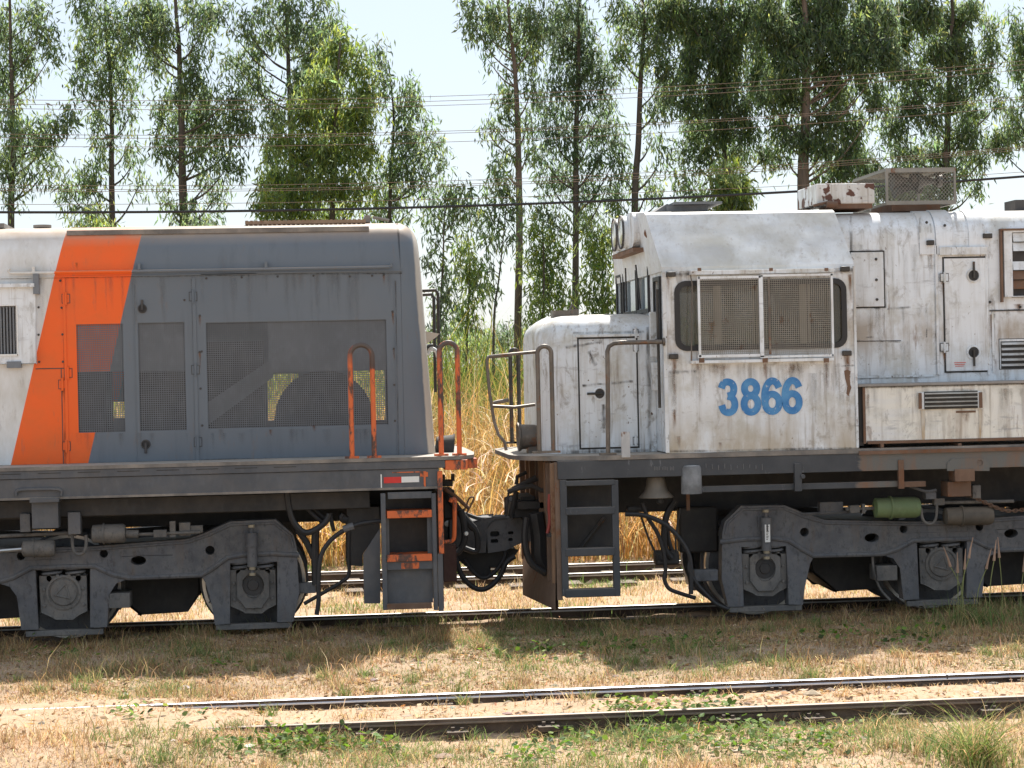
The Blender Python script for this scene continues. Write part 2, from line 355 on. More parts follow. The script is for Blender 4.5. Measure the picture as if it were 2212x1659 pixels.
# machinery behind the big screen
c = P(cI, 700, 905, -.1); rr = (P(cI, 806, 905, -.1)-c).length
b = MB(); b.lathe((c.x, -.2, c.z), (0, 1, 0), [(rr*.96, 0), (rr, .02), (rr, .4), (rr*.9, .42)], 32); b.build('radiator_fan', M_dark, GL)
a, e = P(cI, 440, 905, -.55), P(cI, 590, 800, -.55)
b = MB(); d = Vector((.07, 0, .1)); b.extr([(a.x, a.z-.08), (e.x, e.z-.06), (e.x-.03, e.z+.09), (a.x-.03, a.z+.1)], -.56, -.5); b.build('diagonal_duct', M_greyplate, GL)
MB().box(P(cI, 120, 800, 0).x, P(cI, 232, 800, 0).x, -.3, .5, 1.6, 2.9).build('engine_block', M_dark, GL)
MB().box(P(cI, 285, 800, 0).x, P(cI, 570, 800, 0).x, -.3, .5, 1.6, 2.6).build('engine_block', M_dark, GL)
# seams: raised battens and door leaves
def batten(parent, c, pts, Y, wd, mat, name='seam_strip', th=.008):
    b = MB()
    for (xa, ya), (xb, yb) in zip(pts[:-1], pts[1:]):
        p, q = XZ(c, xa, ya, Y), XZ(c, xb, yb, Y)
        if abs(p[0]-q[0]) > abs(p[1]-q[1]): b.box(p[0], q[0], Y-th, Y+.004, (p[1]+q[1])/2-wd/2, (p[1]+q[1])/2+wd/2)
        else: b.box((p[0]+q[0])/2-wd/2, (p[0]+q[0])/2+wd/2, Y-th, Y+.004, p[1], q[1])
    return b.build(name, mat, parent)
batten(GL, c1, [(392, 465), (400, 1600)], YH, .022, M_liv); batten(GL, c1, [(1160, 465), (1190, 1575)], YH, .03, M_liv)
batten(GL, c1, [(215, 1008), (390, 1008)], YH, .008, M_dark, th=.003); batten(GL, c1, [(372, 1010), (378, 1600)], YH, .007, M_dark, th=.003)
batten(GL, c1, [(800, 470), (825, 1580)], YH, .006, M_liv, th=.004)
batten(GL, c2, [(1160, 470), (1180, 1545)], YH, .006, M_liv, th=.004)
batten(GL, c2, [(0, 430), (1210, 430)], YH, .012, M_liv, 'gutter', .012); batten(GL, c1, [(0, 460), (1538, 442)], YH, .01, M_liv, 'gutter', .012)
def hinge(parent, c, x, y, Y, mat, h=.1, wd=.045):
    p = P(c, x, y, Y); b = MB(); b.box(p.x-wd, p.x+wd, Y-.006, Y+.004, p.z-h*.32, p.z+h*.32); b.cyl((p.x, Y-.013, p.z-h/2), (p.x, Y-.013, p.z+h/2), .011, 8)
    o = b.build('hinge', mat, parent); MB().box(p.x-wd-.006, p.x+wd+.006, Y-.003, Y+.003, p.z-h*.32-.006, p.z+h*.32+.006).build('hinge_outline', M_dark, o); return o  # slightly larger dark backing that outlines the hinge
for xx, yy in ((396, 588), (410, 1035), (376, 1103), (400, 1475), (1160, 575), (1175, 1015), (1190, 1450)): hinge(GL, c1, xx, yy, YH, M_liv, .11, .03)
def latch(parent, c, x, y, Y, ring, dark, r=.055, ang=90):
    p = P(c, x, y, Y); b = MB(); b.lathe((p.x, Y+.002, p.z), (0, -1, 0), [(r, 0), (r, .012), (r*.78, .016), (r*.72, .004), (.002, .003)], 20)
    o = b.build('latch', dark, parent); MB().lathe((p.x, Y-.0045, p.z), (0, -1, 0), [(r*.7, 0), (r*.7, .003)], 18).build('latch_recess', M_black, o); k = MB(); d = Vector((math.cos(R(ang)), 0, math.sin(R(ang)))); q = Vector((p.x, Y-.018, p.z))
    k.tube([q-d*r*.3, q+d*r*.4, q+d*r*1.9], .011, 8); k.build('latch_handle', ring, o); return o
latch(GL, c1, 855, 648, YH, M_dark, M_dark, .04, 90); latch(GL, c1, 876, 1463, YH, M_dark, M_dark, .042, -90)
b = MB()                                            # bolt heads
for xx, yy in ((1200, 690), (1200, 908), (1205, 1128), (1215, 1350), (1108, 596), (1240, 466), (1453, 460), (362, 480), (370, 643), (375, 803), (378, 967), (232, 640), (232, 805), (236, 968)):
    p = P(c1, xx, yy, YH); b.lathe((p.x, YH+.002, p.z), (0, -1, 0), [(.011, 0), (.009, .008), (.002, .01)], 8)
for xx, yy in ((1152, 665), (1160, 888), (1163, 1105), (1167, 1322), (246, 460), (462, 455), (677, 450), (895, 455), (1030, 450), (1100, 445), (8, 1350), (5, 905)):
    p = P(c2, xx, yy, YH); b.lathe((p.x, YH+.002, p.z), (0, -1, 0), [(.011, 0), (.009, .008), (.002, .01)], 8)
b.build('bolt_heads', M_dark, GL, kind='stuff')
# long grab pipe and its brackets
pp = [P(c1, 60, 408, YH-.05), P(c1, 48, 420, YH-.05), P(c1, 60, 434, YH-.05), P(c1, 400, 430, YH-.05), P(c2, 0, 418, YH-.05), P(c2, 1130, 398, YH-.05), P(c2, 1146, 392, YH-.05), P(c2, 1146, 376, YH-.05)]
MB().tube(pp, .013, 8).build('grab_pipe', M_liv, GL)
b = MB()
for cc, xx, yy in ((c1, 838, 405), (c2, 392, 396), (c1, 205, 425)):
    p = P(cc, xx, yy, YH); b.box(p.x-.012, p.x+.012, YH-.06, YH+.004, p.z-.015, p.z+.04)
b.build('pipe_bracket', M_liv, GL)
# left door with its small screen
p0, p1 = XZ(c1, -120, 985, YH), XZ(c1, 212, 520, YH)
hole = R4(*XZ(c1, -60, 925, YH), *XZ(c1, 100, 632, YH))
d = MB().extr(R4(p0[0], p0[1], p1[0], p1[1]), YH-.05, YH-.004, [hole]).build('side_door', M_white2, GL, bevel=.006)
b = MB(); b.rect(c1, -60, 640, 92, 920, YH-.012, YH-.008); b.build('dark_backing', M_black, d)
b = MB()
for k in range(8):
    q = XZ(c1, -50+k*19, 925, YH); t = XZ(c1, -50+k*19, 632, YH); b.box(q[0], q[0]+.014, YH-.03, YH-.014, q[1], t[1])
b.build('grille_bars', M_wire, d, kind='stuff')
b = MB(); b.rect(c1, 100, 630, 108, 930, YH-.062, YH-.05); b.rect(c1, -60, 922, 108, 932, YH-.062, YH-.051); b.build('screen_frame', M_wht, d)
b = MB(); b.rect(c1, -120, 498, 205, 520, YH-.09, YH); b.build('door_rail', M_white, d)
b = MB(); b.rect(c1, 198, 440, 232, 560, YH-.075, YH); b.rect(c1, 40, 965, 125, 1005, YH-.07, YH); b.build('door_bracket', M_greyplate, d)
# roof furniture
b = MB(); a, e = P(c1, 405, 190, -.7), P(c2, 1010, 170, -.7); b.box(a.x, e.x, -.76, -.7, a.z-.03, a.z+.012); b.build('roof_gutter', M_deckL, GL)
b = MB()
for k in range(26):
    X = P(c2, 280, 150, -.3).x+k*(P(c2, 975, 135, -.3).x-P(c2, 280, 150, -.3).x)/25; b.box(X-.012, X+.012, -.55, .5, 3.63, 3.668)
for Y in (-.55, -.25, 0, .25, .5): b.box(P(c2, 270, 150, -.3).x, P(c2, 985, 150, -.3).x, Y-.01, Y+.01, 3.634, 3.662)
b.build('roof_grating', plain('tan_rusted_grating', (.3, .2, .13), .85, rust=.4, dusty=.4), GL)
b = MB(); X = P(c2, 1000, 130, -.3).x; b.box(X-.02, X+.03, -.3, .1, 3.655, 3.72); b.tube([(X+.05, -.3, 3.70), (X+.2, -.3, 3.67)], .015, 6); b.build('roof_lug', M_deckL, GL)
b = MB(); X = P(c1, 30, 160, -.3).x; b.box(X-.3, X+.02, -.5, .3, 3.64, 3.68); X = P(c1, 255, 172, -.4).x; b.cyl((X, -.4, 3.64), (X, -.4, 3.665), .08, 14); b.build('roof_hatch', M_deckL, GL)
# end face fittings
a = P(c2, 1350, 900, -.2); b = MB()
zt = P(c2, 1355, 775, -.2).z; zb = P(c2, 1360, 890, -.2).z; xr = P(c2, 1430, 800, -.2).x
b.extr([(a.x-.08, zt), (xr, zt-.04), (xr-.03, zt-.07), (a.x-.06, zb)], -.3, .3); b.build('step_light_hood', M_liv, GL)
for k, (x2, y2) in enumerate(((1425, 535), (1400, 560))):
    Y = .75 if k == 0 else .55
    pts = [P(c2, 1330, y2+5, Y), P(c2, x2-15, y2+2, Y), P(c2, x2, y2+22, Y), P(c2, x2+10, 1150, Y)]
    MB().tube(pts, .016, 8).build('grab_pipe', M_pipedark, GL)
MB().tube(smooth_path([P(c2, 1360, 925, .2), P(c2, 1385, 890, .2), P(c2, 1415, 905, .2), P(c2, 1425, 940, .2)]), .02, 8).build('grab_pipe', M_wht, GL)
# deck and sill
xd = P(cI, 1018, 985, -.3).x
MB().extr([(XL0, -1.37), (xd-.19, -1.37), (xd-.05, -1.15), (xd, -.6), (xd, .6), (xd-.05, 1.15), (xd-.19, 1.37), (XL0, 1.37)], DZ-.03, DZ, axis='z').build('deck_plate', M_deckL, GL, bevel=.005)
zl = P(cI, 500, 1023, -1.37).z; zb = P(cI, 500, 1068, -1.37).z; xp = P(cI, 950, 1040, -1.37).x
b = MB(); b.box(XL0, xp+.05, -1.362, -1.33, zl, DZ-.032); b.box(XL0, xp-.003, -1.35, -1.29, zb, zl-.002); b.box(XL0, xp-.003, 1.29, 1.36, zb, DZ-.032)
sill = b.build('side_sill', M_sillL, GL, bevel=.004)
b = MB(); b.box(XL0, xp-.01, -1.36, -1.345, zb, zb+.02); b.build('sill_flange', M_deckL, sill)
b = MB()
for k in range(14):
    X = XL0+.12+k*.33; b.box(X, X+.19, -1.3635, -1.36, zl+.04, zl+.047)
b.build('weld_gap', M_black, sill, kind='stuff')
b = MB(); b.box(xp+.05, xd-.12, -1.355, -1.2, zl-.02, DZ-.034); b.box(xp+.05, xd-.02, -1.15, 1.15, zl-.02, DZ-.034); b.build('end_sill', M_orange, GL, bevel=.004)
MB().box(XL0, xp-.02, -1.2, 1.2, zb+.1, DZ-.04).build('underframe', M_black, GL)
MB().box(XL0, xp-.02, -.32, .32, .95, zb+.09).build('centre_sill', M_black, GL)
MB().box(XL0, xp-.6, -1.15, -1.1, zb-.16, zb-.02).build('pipe_tray', M_black, GL)
MB().tube([P(cI, 0, 1118, -1.08), P(cI, 800, 1092, -1.08)], .022, 8).build('train_pipe', M_black, GL)
b = MB(); e = P(cI, 60, 1056, -1.38); b.tube(smooth_path([P(cA, 110, 300, -1.37), P(cA, 125, 262, -1.37), P(cA, 270, 255, -1.37), P(cA, 405, 258, -1.37), P(cA, 415, 300, -1.37)]), .012, 6); b.build('lifting_lug', M_sillL, GL)
b = MB(); b.rect(cA, 215, 330, 395, 520, -1.3, -1.1); b.rect(cA, 200, 315, 400, 345, -1.38, -1.1); b.build('jacking_pad', M_sillL, GL, bevel=.004)
b = MB(); b.rect(cA, 135, 420, 205, 545, -1.2, -1.05); b.rect(cA, 460, 410, 545, 560, -1.2, -1.05); b.build('spring_stop', M_truck, GL, bevel=.004)
# steps
def U_rail(parent, ua, ub, vt, vb1, vb2, Y, mat, r=.022, name='handrail'):
    a, c = P(cI, ua, vb1, Y), P(cI, ub, vb2, Y); X0, X1 = P(cI, ua, (vt+vb1)/2, Y).x, P(cI, ub, (vt+vb2)/2, Y).x; top = P(cI, (ua+ub)/2, vt, Y).z
    rr = (X1-X0)/2; zb = DZ+.002; pts = [(X0, Y, zb), (X0, Y, top-rr)]+[(X0+rr-rr*math.cos(t), Y, top-rr+rr*math.sin(t)) for t in np.linspace(.25, math.pi-.25, 9)]+[(X1, Y, top-rr), (X1, Y, zb)]
    b = MB(); b.tube(pts, r, 10); b.box(X0-.06, X0+.06, Y-.03, Y+.06, zb-.002, zb+.016); b.box(X1-.06, X1+.06, Y-.03, Y+.06, zb-.002, zb+.016)
    return b.build(name, mat, parent)
U_rail(GL, 758, 806, 745, 992, 990, -1.3, M_orange); U_rail(GL, 951, 990, 740, 988, 985, -1.25, M_orange)
U_rail(GL, 919, 953, 747, 966, 963, 1.25, M_pipedark)
b = MB(); YS = -1.36
for u0, u1 in ((822, 838), (932, 947)):
    a, e = XZ(cI, u0, 1066, YS), XZ(cI, u1, 1318, YS); b.box(a[0], e[0], YS, YS+.05, e[1], a[1])
a, e = XZ(cI, 838, 1064, YS), XZ(cI, 932, 1076, YS); b.box(a[0]-.002, e[0]+.002, YS+.004, YS+.05, e[1], a[1])
st = b.build('boarding_steps', M_sillL, GL, bevel=.004)
for v0, v1, mt in ((1104, 1117, M_orange), (1199, 1211, M_orange), (1305, 1314, M_rusty)):
    b = MB(); a, e = XZ(cI, 836, v0, YS), XZ(cI, 933, v1, YS); b.box(a[0], e[0], YS-.01, YS+.26, e[1], a[1]); b.build('step_tread', mt, st, bevel=.003)
b = MB(); b.rect(cB, 905, 1005, 1295, 1075, YS+.012, YS+.03); b.rect(cB, 905, 1075, 1295, 1355, YS+.06, YS+.07); b.rect(cB, 905, 640, 935, 960, YS+.05, YS+.06); b.rect(cB, 1250, 640, 1290, 960, YS+.05, YS+.06)
b.build('riser_plate', M_sillL, st)
b = MB(); b.rect(cB, 905, 430, 1300, 960, YS+.3, YS+.32); b.build('back_plate', M_black, st)
b = MB(); b.extr([XZ(cB, x, y, -1.2) for x, y in ((720, 950), (860, 735), (862, 1357), (727, 1357))], -1.2, -1.17); b.build('guard_plate', M_sillL, GL)
b = MB(); b.extr([XZ(cB, x, y, -1.0) for x, y in ((585, 560), (850, 560), (860, 740), (715, 950), (715, 1050), (585, 1040))], -1.0, -.5); b.build('sand_box', M_black, GL)
b = MB(); b.rect(cB, 1340, 265, 1382, 945, -1.37, -1.3); b.build('corner_post', M_orange, GL, bevel=.003)
b = MB(); b.rect(cB, 1340, 945, 1380, 1420, -1.36, -1.31); b.rect(cB, 1340, 430, 1378, 1400, -1.3, 1.3); b.build('end_plate', M_sillL, GL)
b = MB(); b.rect(cB, 1383, 870, 1492, 1178, -.7, .7); b.build('pilot_plate', plain('maroon_pilot_paint', (.055, .018, .014), .7, rust=.2, dusty=.3), GL, bevel=.004)
b = MB(); b.rect(cB, 890, 312, 1036, 362, -1.354, -1.3505); b.build('reflector', M_red, GL, label='red reflector strip')
b = MB(); b.rect(cB, 1036, 308, 1182, 356, -1.354, -1.3505); b.build('reflector', M_wht, GL, label='white reflector strip')
b = MB(); b.rect(cB, 864, 290, 874, 405, -1.353, -1.35); b.build('paint_mark', M_wht, GL)
b = MB(); b.rect(cB, 1190, 272, 1255, 310, -1.3535, -1.35); b.rect(cB, 1220, 310, 1236, 395, -1.3535, -1.35); b.rect(cB, 960, 268, 1240, 276, -1.3535, -1.35); b.rect(cB, 1035, 1020, 1182, 1070, YS+.009, YS+.011); b.build('orange_touch_up', M_orange, GL)
# coupler side levers
b = MB(); b.tube(smooth_path([P(cB, 1440, 520, -1.1), P(cB, 1450, 495, -1.1), P(cB, 1468, 495, -1.1), P(cB, 1475, 530, -1.1), P(cB, 1472, 780, -1.1), P(cB, 1460, 830, -1.1), P(cB, 1430, 845, -1.1), P(cB, 1380, 850, -1.1)]), .02, 8); b.build('grab_iron', M_orange, GL)
b = MB(); b.tube([P(cB, 1395, 410, -.6), P(cB, 1480, 470, -.6), P(cB, 1590, 570, -.6)], .017, 8); b.tube(smooth_path([P(cB, 1555, 590, -.6), P(cB, 1590, 500, -.6), P(cB, 1612, 478, -.6), P(cB, 1632, 495, -.6), P(cB, 1575, 610, -.6)]), .008, 6); b.build('uncoupling_lever', M_rusty, GL)
b = MB(); b.rect(cB, 1380, 345, 1460, 390, -.5, -.2); b.rect(cB, 1382, 295, 1397, 345, -.5, -.4); b.rect(cB, 1452, 290, 1475, 345, -.5, -.4); b.build('cable_bracket', M_black, GL)
p = P(c2, 1410, 1410, -.45); q = P(c2, 1515, 1400, -.45)
b = MB(); b.lathe((p.x, -.45, p.z-.1), (1, 0, -.12), [(.085, 0), (.095, .02), (.12, q.x-p.x-.02), (.135, q.x-p.x), (.11, q.x-p.x-.01), (.02, q.x-p.x-.05)], 20); b.box(p.x+.02, p.x+.1, -.5, -.4, DZ, p.z-.1); b.build('ditch_light', M_black, GL, label='black ditch light facing the white locomotive')
# ================================================================== running gear
M_nut = plain('dull_brass_nut', (.34, .3, .22), .5, .4, .4)
def truck(root, xc, s, mats, dirt):
    mf, mb_ = mats
    t = bpy.data.objects.new('truck', None); COL.objects.link(t); t.parent = root; t['_o'] = root['_o']
    def L(x, y, Y=-1.0): p = at(*cA(x, y), Y); return (xc+s*(p[0]+2.02), p[2])     # surveyed on the left truck
    half = [(620, 642), (1270, 592), (1400, 545), (1560, 472), (1870, 460), (1990, 560), (2012, 640), (2030, 960), (1990, 1150), (1880, 1158), (1880, 745), (1562, 757),
            (1562, 1166), (1460, 1172), (1440, 1050), (1395, 890), (1365, 842), (870, 862), (790, 892), (745, 962), (725, 1187), (612, 1192), (612, 792)]
    pl = [L(*p) for p in half]; mir = [(2*xc-a, z) for a, z in pl[::-1]]
    hl = [circ(*L(940, 737), .066, .04), circ(*L(1425, 668), .04), circ(*L(705, 690), .036)]
    hl += [[(2*xc-a, z) for a, z in h] for h in hl]
    hl.append([])
    for Y0, Y1 in ((-1.0, -.86), (.86, 1.0)): MB().extr(pl+mir, Y0, Y1, [h for h in hl if h]).build('side_frame', mf, t, bevel=.012)
    rim = [(2030, 700), (1850, 690), (1640, 700), (1540, 720), (1430, 800), (1370, 836), (870, 856), (760, 830), (640, 775), (430, 780)]
    pts = [L(*p) for p in rim]; pts = pts+[(2*xc-a, z) for a, z in pts[-2::-1]]
    MB().tube([(a, -1.0, z) for a, z in pts], .022, 8).build('frame_rib', mf, t)
    tp = [L(*p) for p in ((430, 672), (620, 664), (1270, 615), (1410, 568), (1565, 496), (1860, 484), (1970, 572), (1990, 650))]; tp = [(2*xc-a, z) for a, z in tp[:0:-1]]+tp
    MB().tube([(a, -.998, z) for a, z in tp], .014, 6).build('frame_rib', mf, t)
    for k, xa in enumerate((0, 1.625, -1.625)):
        X = xc+s*xa; z0 = .46
        for Y in (-.5, .5):
            sg = 1 if Y > 0 else -1
            wl = MB().lathe((X, Y, z0), (0, sg, 0), [(.46, -.03), (.485, -.055), (.485, -.07), (.4, -.07), (.37, -.02), (.15, .0), (.13, .05), (.36, .04), (.39, .055), (.455, .065), (.46, .06)], 40, cap=False).build('wheel', M_truck, t)
        for Y in (-.5, .5):
            sg = 1 if Y > 0 else -1
            MB().lathe((X, Y, z0), (0, sg, 0), [(.4605, -.028), (.462, -.02), (.462, .055), (.458, .0675), (.43, .0665)], 40, cap=False).build('wheel_tread', M_tread, t)
        MB().cyl((X, -.95, z0), (X, .95, z0), .075, 14).build('axle', M_truck, t)
        for Y in (-1, 1):
            zt = L(1700, 780)[1]; zb = .235; f = lambda d: Y*(d)
            bb_ = MB()
            for qx, qz in ((-.165, .02), (.165, .02), (-.165, -.12), (.165, -.12), (-.05, .135), (.05, .135)): bb_.lathe((X+qx, f(.97), z0+qz), (0, Y, 0), [(.016, 0), (.014, .014), (.003, .016)], 6)
            bb_.build('box_bolt', mb_, t, kind='stuff')
            corner = [circ(X-.125, z0+.115, .026, .035, 10), circ(X+.125, z0+.115, .026, .035, 10)]
            ol = [(X-.2, zt-.03), (X+.2, zt-.03), (X+.2, .28), (X+.13, .25), (X+.07, .215), (X-.07, .215), (X-.13, .25), (X-.2, .28)]
            MB().extr(ol, f(.97), f(.8), corner).build('axle_box', mb_, t, bevel=.006)
            if k == 0:
                b = MB(); b.lathe((X, f(.97), z0-.01), (0, Y, 0), [(.15, 0), (.15, .012), (.13, .016), (.127, .006), (.12, .006), (.11, .02), (.05, .028), (.003, .03)], 28)
                for q in range(3):
                    an, a2 = R(75+120*q), R(195+120*q); b.tube([(X+.075*math.cos(an), f(.998), z0-.01+.075*math.sin(an)), (X+.075*math.cos(a2), f(.998), z0-.01+.075*math.sin(a2))], .009, 6)
                b.build('journal_cover', mb_, t)
            else:
                b = MB(); b.extr([(X-.14, z0+.1), (X-.1, z0+.13), (X+.1, z0+.13), (X+.14, z0+.1), (X+.14, z0-.1), (X+.07, z0-.2), (X-.07, z0-.2), (X-.14, z0-.1)], f(.995), f(.968), [circ(X, z0+.0, .095, .11, 16)])
                b.build('journal_cover', mb_, t, bevel=.004)
                MB().lathe((X, f(.972), z0), (0, Y, 0), [(.092, 0), (.09, .004), (.05, .004), (.045, .018), (.02, .02), (.003, .02)], 20).build('journal_recess', M_black, t)
                b = MB(); b.cyl((X, f(1.06), L(1700, 560)[1]), (X, f(1.06), L(1700, 775)[1]), .043, 14); b.cyl((X, f(1.06), L(1700, 500)[1]), (X, f(1.06), L(1700, 830)[1]), .016, 8); b.cyl((X, f(1.06), L(1700, 545)[1]), (X, f(1.06), L(1700, 640)[1]), .052, 14)
                b.box(X-.065, X+.065, f(1.0), f(1.02), L(1700, 620)[1], L(1700, 540)[1])
                so = b.build('shock_absorber', mf, t)
                b = MB()
                for cy_ in (500, 785, 825): zz = L(1700, cy_)[1]; b.cyl((X, f(1.06), zz-.012), (X, f(1.06), zz+.012), .03, 10)
                b.build('shock_nut', M_nut, t)
            for dx in (-.1, .1):
                b = MB(); zz = zt-.03; hgt = L(1700, 748)[1]-zz
                b.tube([(X+dx+.08*math.cos(a), f(.93)+.06*math.sin(a), zz+hgt*a/(4*math.pi)) for a in np.linspace(0, 4*math.pi, 33)], .013, 6)
                b.build('coil_spring', M_truck, t)
            MB().box(X-.33, X+.33, f(.99), f(.9), .075, .125).build('tie_bar', mb_, t, bevel=.006)
    for xa in (.72, -.72):
        X = xc+s*xa; MB().extr([(X-.34, .8), (X+.4, .78), (X+.42, .34), (X+.3, .2), (X-.12, .17), (X-.34, .36)], -.4, .4).build('traction_motor', M_black, t, bevel=.02)
    X = xc
    b = MB()
    for xa in (.35, 1.28, -.35, -1.28):
        for Y in (-.62, .5): q = xc+s*xa; b.extr([(q-.05, .75), (q+.05, .75), (q+.07, .5), (q+.05, .28), (q-.05, .28), (q-.03, .5)], Y, Y+.12)
    b.build('brake_shoe', mf, t, bevel=.006)
    MB().box(xc-1.5, xc+1.5, -.85, .85, .72, .8).build('truck_bolster', M_black, t)
    return t, L
tL, LL = truck(GL, -2.022, 1, (M_truck, M_truck2), 0)
def cylinder(par, c, x0, y0, x1, y1, Y, mat, name='brake_cylinder', flange=True):
    a = XZ(c, x0, (y0+y1)/2, Y); e = XZ(c, x1, (y0+y1)/2, Y); r = (XZ(c, x0, y0, Y)[1]-XZ(c, x0, y1, Y)[1])/2; l = e[0]-a[0]
    b = MB(); b.lathe((a[0], Y, a[1]), (1, 0, e[1]-a[1]), [(r*.6, 0), (r*.93, .012), (r*.97, l*.3), (r, l*.32), (r, l*.34), (r*1.12, l*.342), (r*1.12, l*.38), (r, l*.382), (r, l*.93), (r*.85, l)], 22)
    return b.build(name, mat, par)
cylinder(tL, cA, 150, 600, 372, 715, -1.13, M_truck2); cylinder(tL, cA, 620, 492, 850, 622, -1.1, M_truck2)
b = MB(); b.tube([P(cA, 850, 555, -1.1), P(cA, 940, 558, -1.1)], .035, 10); b.tube([P(cA, 930, 560, -1.1), P(cA, 1360, 545, -1.1)], .014, 8); b.rect(cA, 1040, 530, 1130, 580, -1.13, -1.08); b.rect(cA, 1150, 470, 1190, 580, -1.1, -1.05); b.rect(cA, 1215, 480, 1290, 570, -1.08, -1.0); b.rect(cA, 1290, 500, 1375, 550, -1.06, -1.0)
b.build('brake_rigging', M_truck2, tL, bevel=.004)
b = MB(); b.tube(smooth_path([P(cA, 492, 545, -1.14), P(cA, 492, 640, -1.14), P(cA, 515, 690, -1.14), P(cA, 560, 690, -1.14), P(cA, 583, 640, -1.14), P(cA, 583, 565, -1.14)]), .014, 8); b.tube([P(cA, -60, 575, -1.1), P(cA, 505, 550, -1.1)], .016, 8); b.rect(cA, 460, 530, 512, 575, -1.14, -1.06); b.build('brake_hose', M_truck2, tL)
b = MB(); b.tube([P(cA, -30, 675, -1.13), P(cA, 150, 660, -1.13)], .018, 8); b.build('piston_rod', M_tread, tL)
b = MB(); b.rect(cA, 735, 960, 880, 1060, -1.0, -.7); b.build('brake_hanger', M_truck2, tL, bevel=.004)
b = MB(); b.rect(cA, 2010, 890, 2140, 960, -.95, -.85); b.build('sand_bracket', M_truck, tL, bevel=.004)
def hose(par, c, pts, Y, r, mat=None, name='hose'):
    YY = Y if isinstance(Y, (list, tuple)) else [Y]*len(pts)
    return MB().tube(smooth_path([P(c, x, y, q) for (x, y), q in zip(pts, YY)]), r, 8).build(name, mat or M_rubber, par)
hose(GL, cB, [(90, 440), (110, 580), (150, 690), (235, 770), (330, 745), (410, 680), (440, 615)], -1.15, .027)
hose(GL, cB, [(180, 470), (280, 600), (400, 700)], -1.05, .018)
hose(GL, cB, [(240, 470), (330, 590), (420, 670)], -1.0, .018)
hose(GL, cB, [(870, 675), (690, 700), (540, 765), (430, 860), (365, 985), (350, 1200), (352, 1330), (335, 1450)], -1.22, .02)
hose(GL, cB, [(555, 745), (640, 715)], -1.22, .032, M_truck)
hose(GL, cB, [(600, 700), (600, 980), (600, 1120), (540, 1180), (370, 1280), (230, 1360)], -1.0, .017)
hose(GL, cB, [(325, 760), (322, 960), (330, 1200)], -.95, .035)
hose(GL, cB, [(170, 740), (250, 850), (310, 980)], -.95, .028)
hose(GL, cB, [(450, 610), (462, 700), (480, 760)], -1.0, .018)
hose(GL, cB, [(560, 620), (545, 650), (590, 670)], -1.0, .035)
# ================================================================== WHITE LOCOMOTIVE (right)
WL = thing('diesel_locomotive', (4.0, 0, 0), 'rust-streaked white diesel locomotive with cab number 3866 and horn cage on its roof', 'locomotive')
XR1 = 9.2; DW = P(cI, 1650, 975, -1.37).z; YC = -1.35
xn0 = P(cI, 1158, 800, -.3).x
# deck with rounded end
pl = []
Rd = .75; xq = P(cI, 1083, 985, 0).x
for t in np.linspace(0, math.pi/2, 9): pl.append((xq+Rd-Rd*math.sin(t)*1.0, -1.37+Rd-Rd*math.cos(t)) if False else (xq+Rd*(1-math.sin(t)), -(1.37-Rd+Rd*math.cos(t))))
pl = [(XR1, -1.37)]+pl+[(a, -c_) for a, c_ in pl[::-1]]+[(XR1, 1.37)]
MB().extr(pl, DW-.04, DW, axis='z').build('deck_plate', M_deckL, WL, bevel=.005)
m = MatB('navy_sill_paint', (.044, .05, .059), .6); m.layer(3, .4, .7, (.075, .081, .088), .8); m.layer((22, 22, 5), .62, .7, (.25, .26, .28), .55, 8, .7, 2)
x, y, z = m.xyz(); xr = P(cI, 1855, 1000, -1.37).x-4.0
rus = m.n.new('ShaderNodeMix'); rus.data_type = 'RGBA'; rus.inputs[6].default_value = (.13, .132, .124, 1); rus.inputs[7].default_value = (.2, .11, .065, 1)
m.l.new(m.ramp(m.noise((5, 5, .9), 8, .65), .5, .68), rus.inputs[0])
m.mix(m.ramp(m.math('ADD', x, m.ramp(m.noise((2, 2, 9)), .3, .7, -.05, .05)), xr, xr+.03), rus.outputs[2]); m.dust((.3, .25, .2), .7); m.bump(50, .15, .004); M_sillW = m.done()
zb = P(cI, 1650, 1024, -1.37).z; xp = P(cI, 1205, 1020, -1.37).x
b = MB(); b.box(xp, XR1, -1.362, -1.29, zb, DW-.042); b.box(xp, XR1, 1.29, 1.362, zb, DW-.042); sill = b.build('side_sill', M_sillW, WL, bevel=.004)
b = MB(); b.rect(cI, 1856, 969, 2260, 977, -1.385, -1.365); b.build('sill_cap', M_rusty, WL)
MB().box(xp+.02, XR1, -1.2, 1.2, zb+.1, DW-.05).build('underframe', M_black, WL)
MB().box(xp, XR1, -.32, .32, .95, zb+.09).build('centre_sill', M_black, WL)
b = MB(); b.rect(cI, 1513, 1045, 1940, 1058, -1.33, -1.25); b.build('lower_rail', M_sillW, WL, bevel=.004)
b = MB(); b.rect(cI, 1940, 1040, 2000, 1052, -1.33, -1.25); b.rect(cE, 790, 170, 835, 410, -1.38, -1.34); b.build('hanger_bracket', M_rusty, WL, bevel=.003)
b = MB(); b.rect(cD, 1475, 215, 1538, 460, -1.38, -1.33); p = P(cD, 1545, 328, -1.38); b.lathe(p, (0, -1, 0), [(.02, 0), (.02, .02)], 10); b.build('hanger_bracket', M_sillW, WL, bevel=.003)
b = MB(); p, q = XZ(cD, 470, 480, -1.3), XZ(cD, 645, 225, -1.3); r = (q[0]-p[0])/2
b.lathe(((p[0]+q[0])/2, -1.42+r, p[1]), (0, 0, 1), [(r, 0), (r, q[1]-p[1]-.03), (r*.9, q[1]-p[1]-.005), (r*.5, q[1]-p[1])], 20)
b.build('air_filter', MatB('grey_white_canister', (.13, .135, .14), .6).layer(5, .45, .7, (.4, .42, .44), .6).dust((.7, .68, .64), .9).done(), WL)
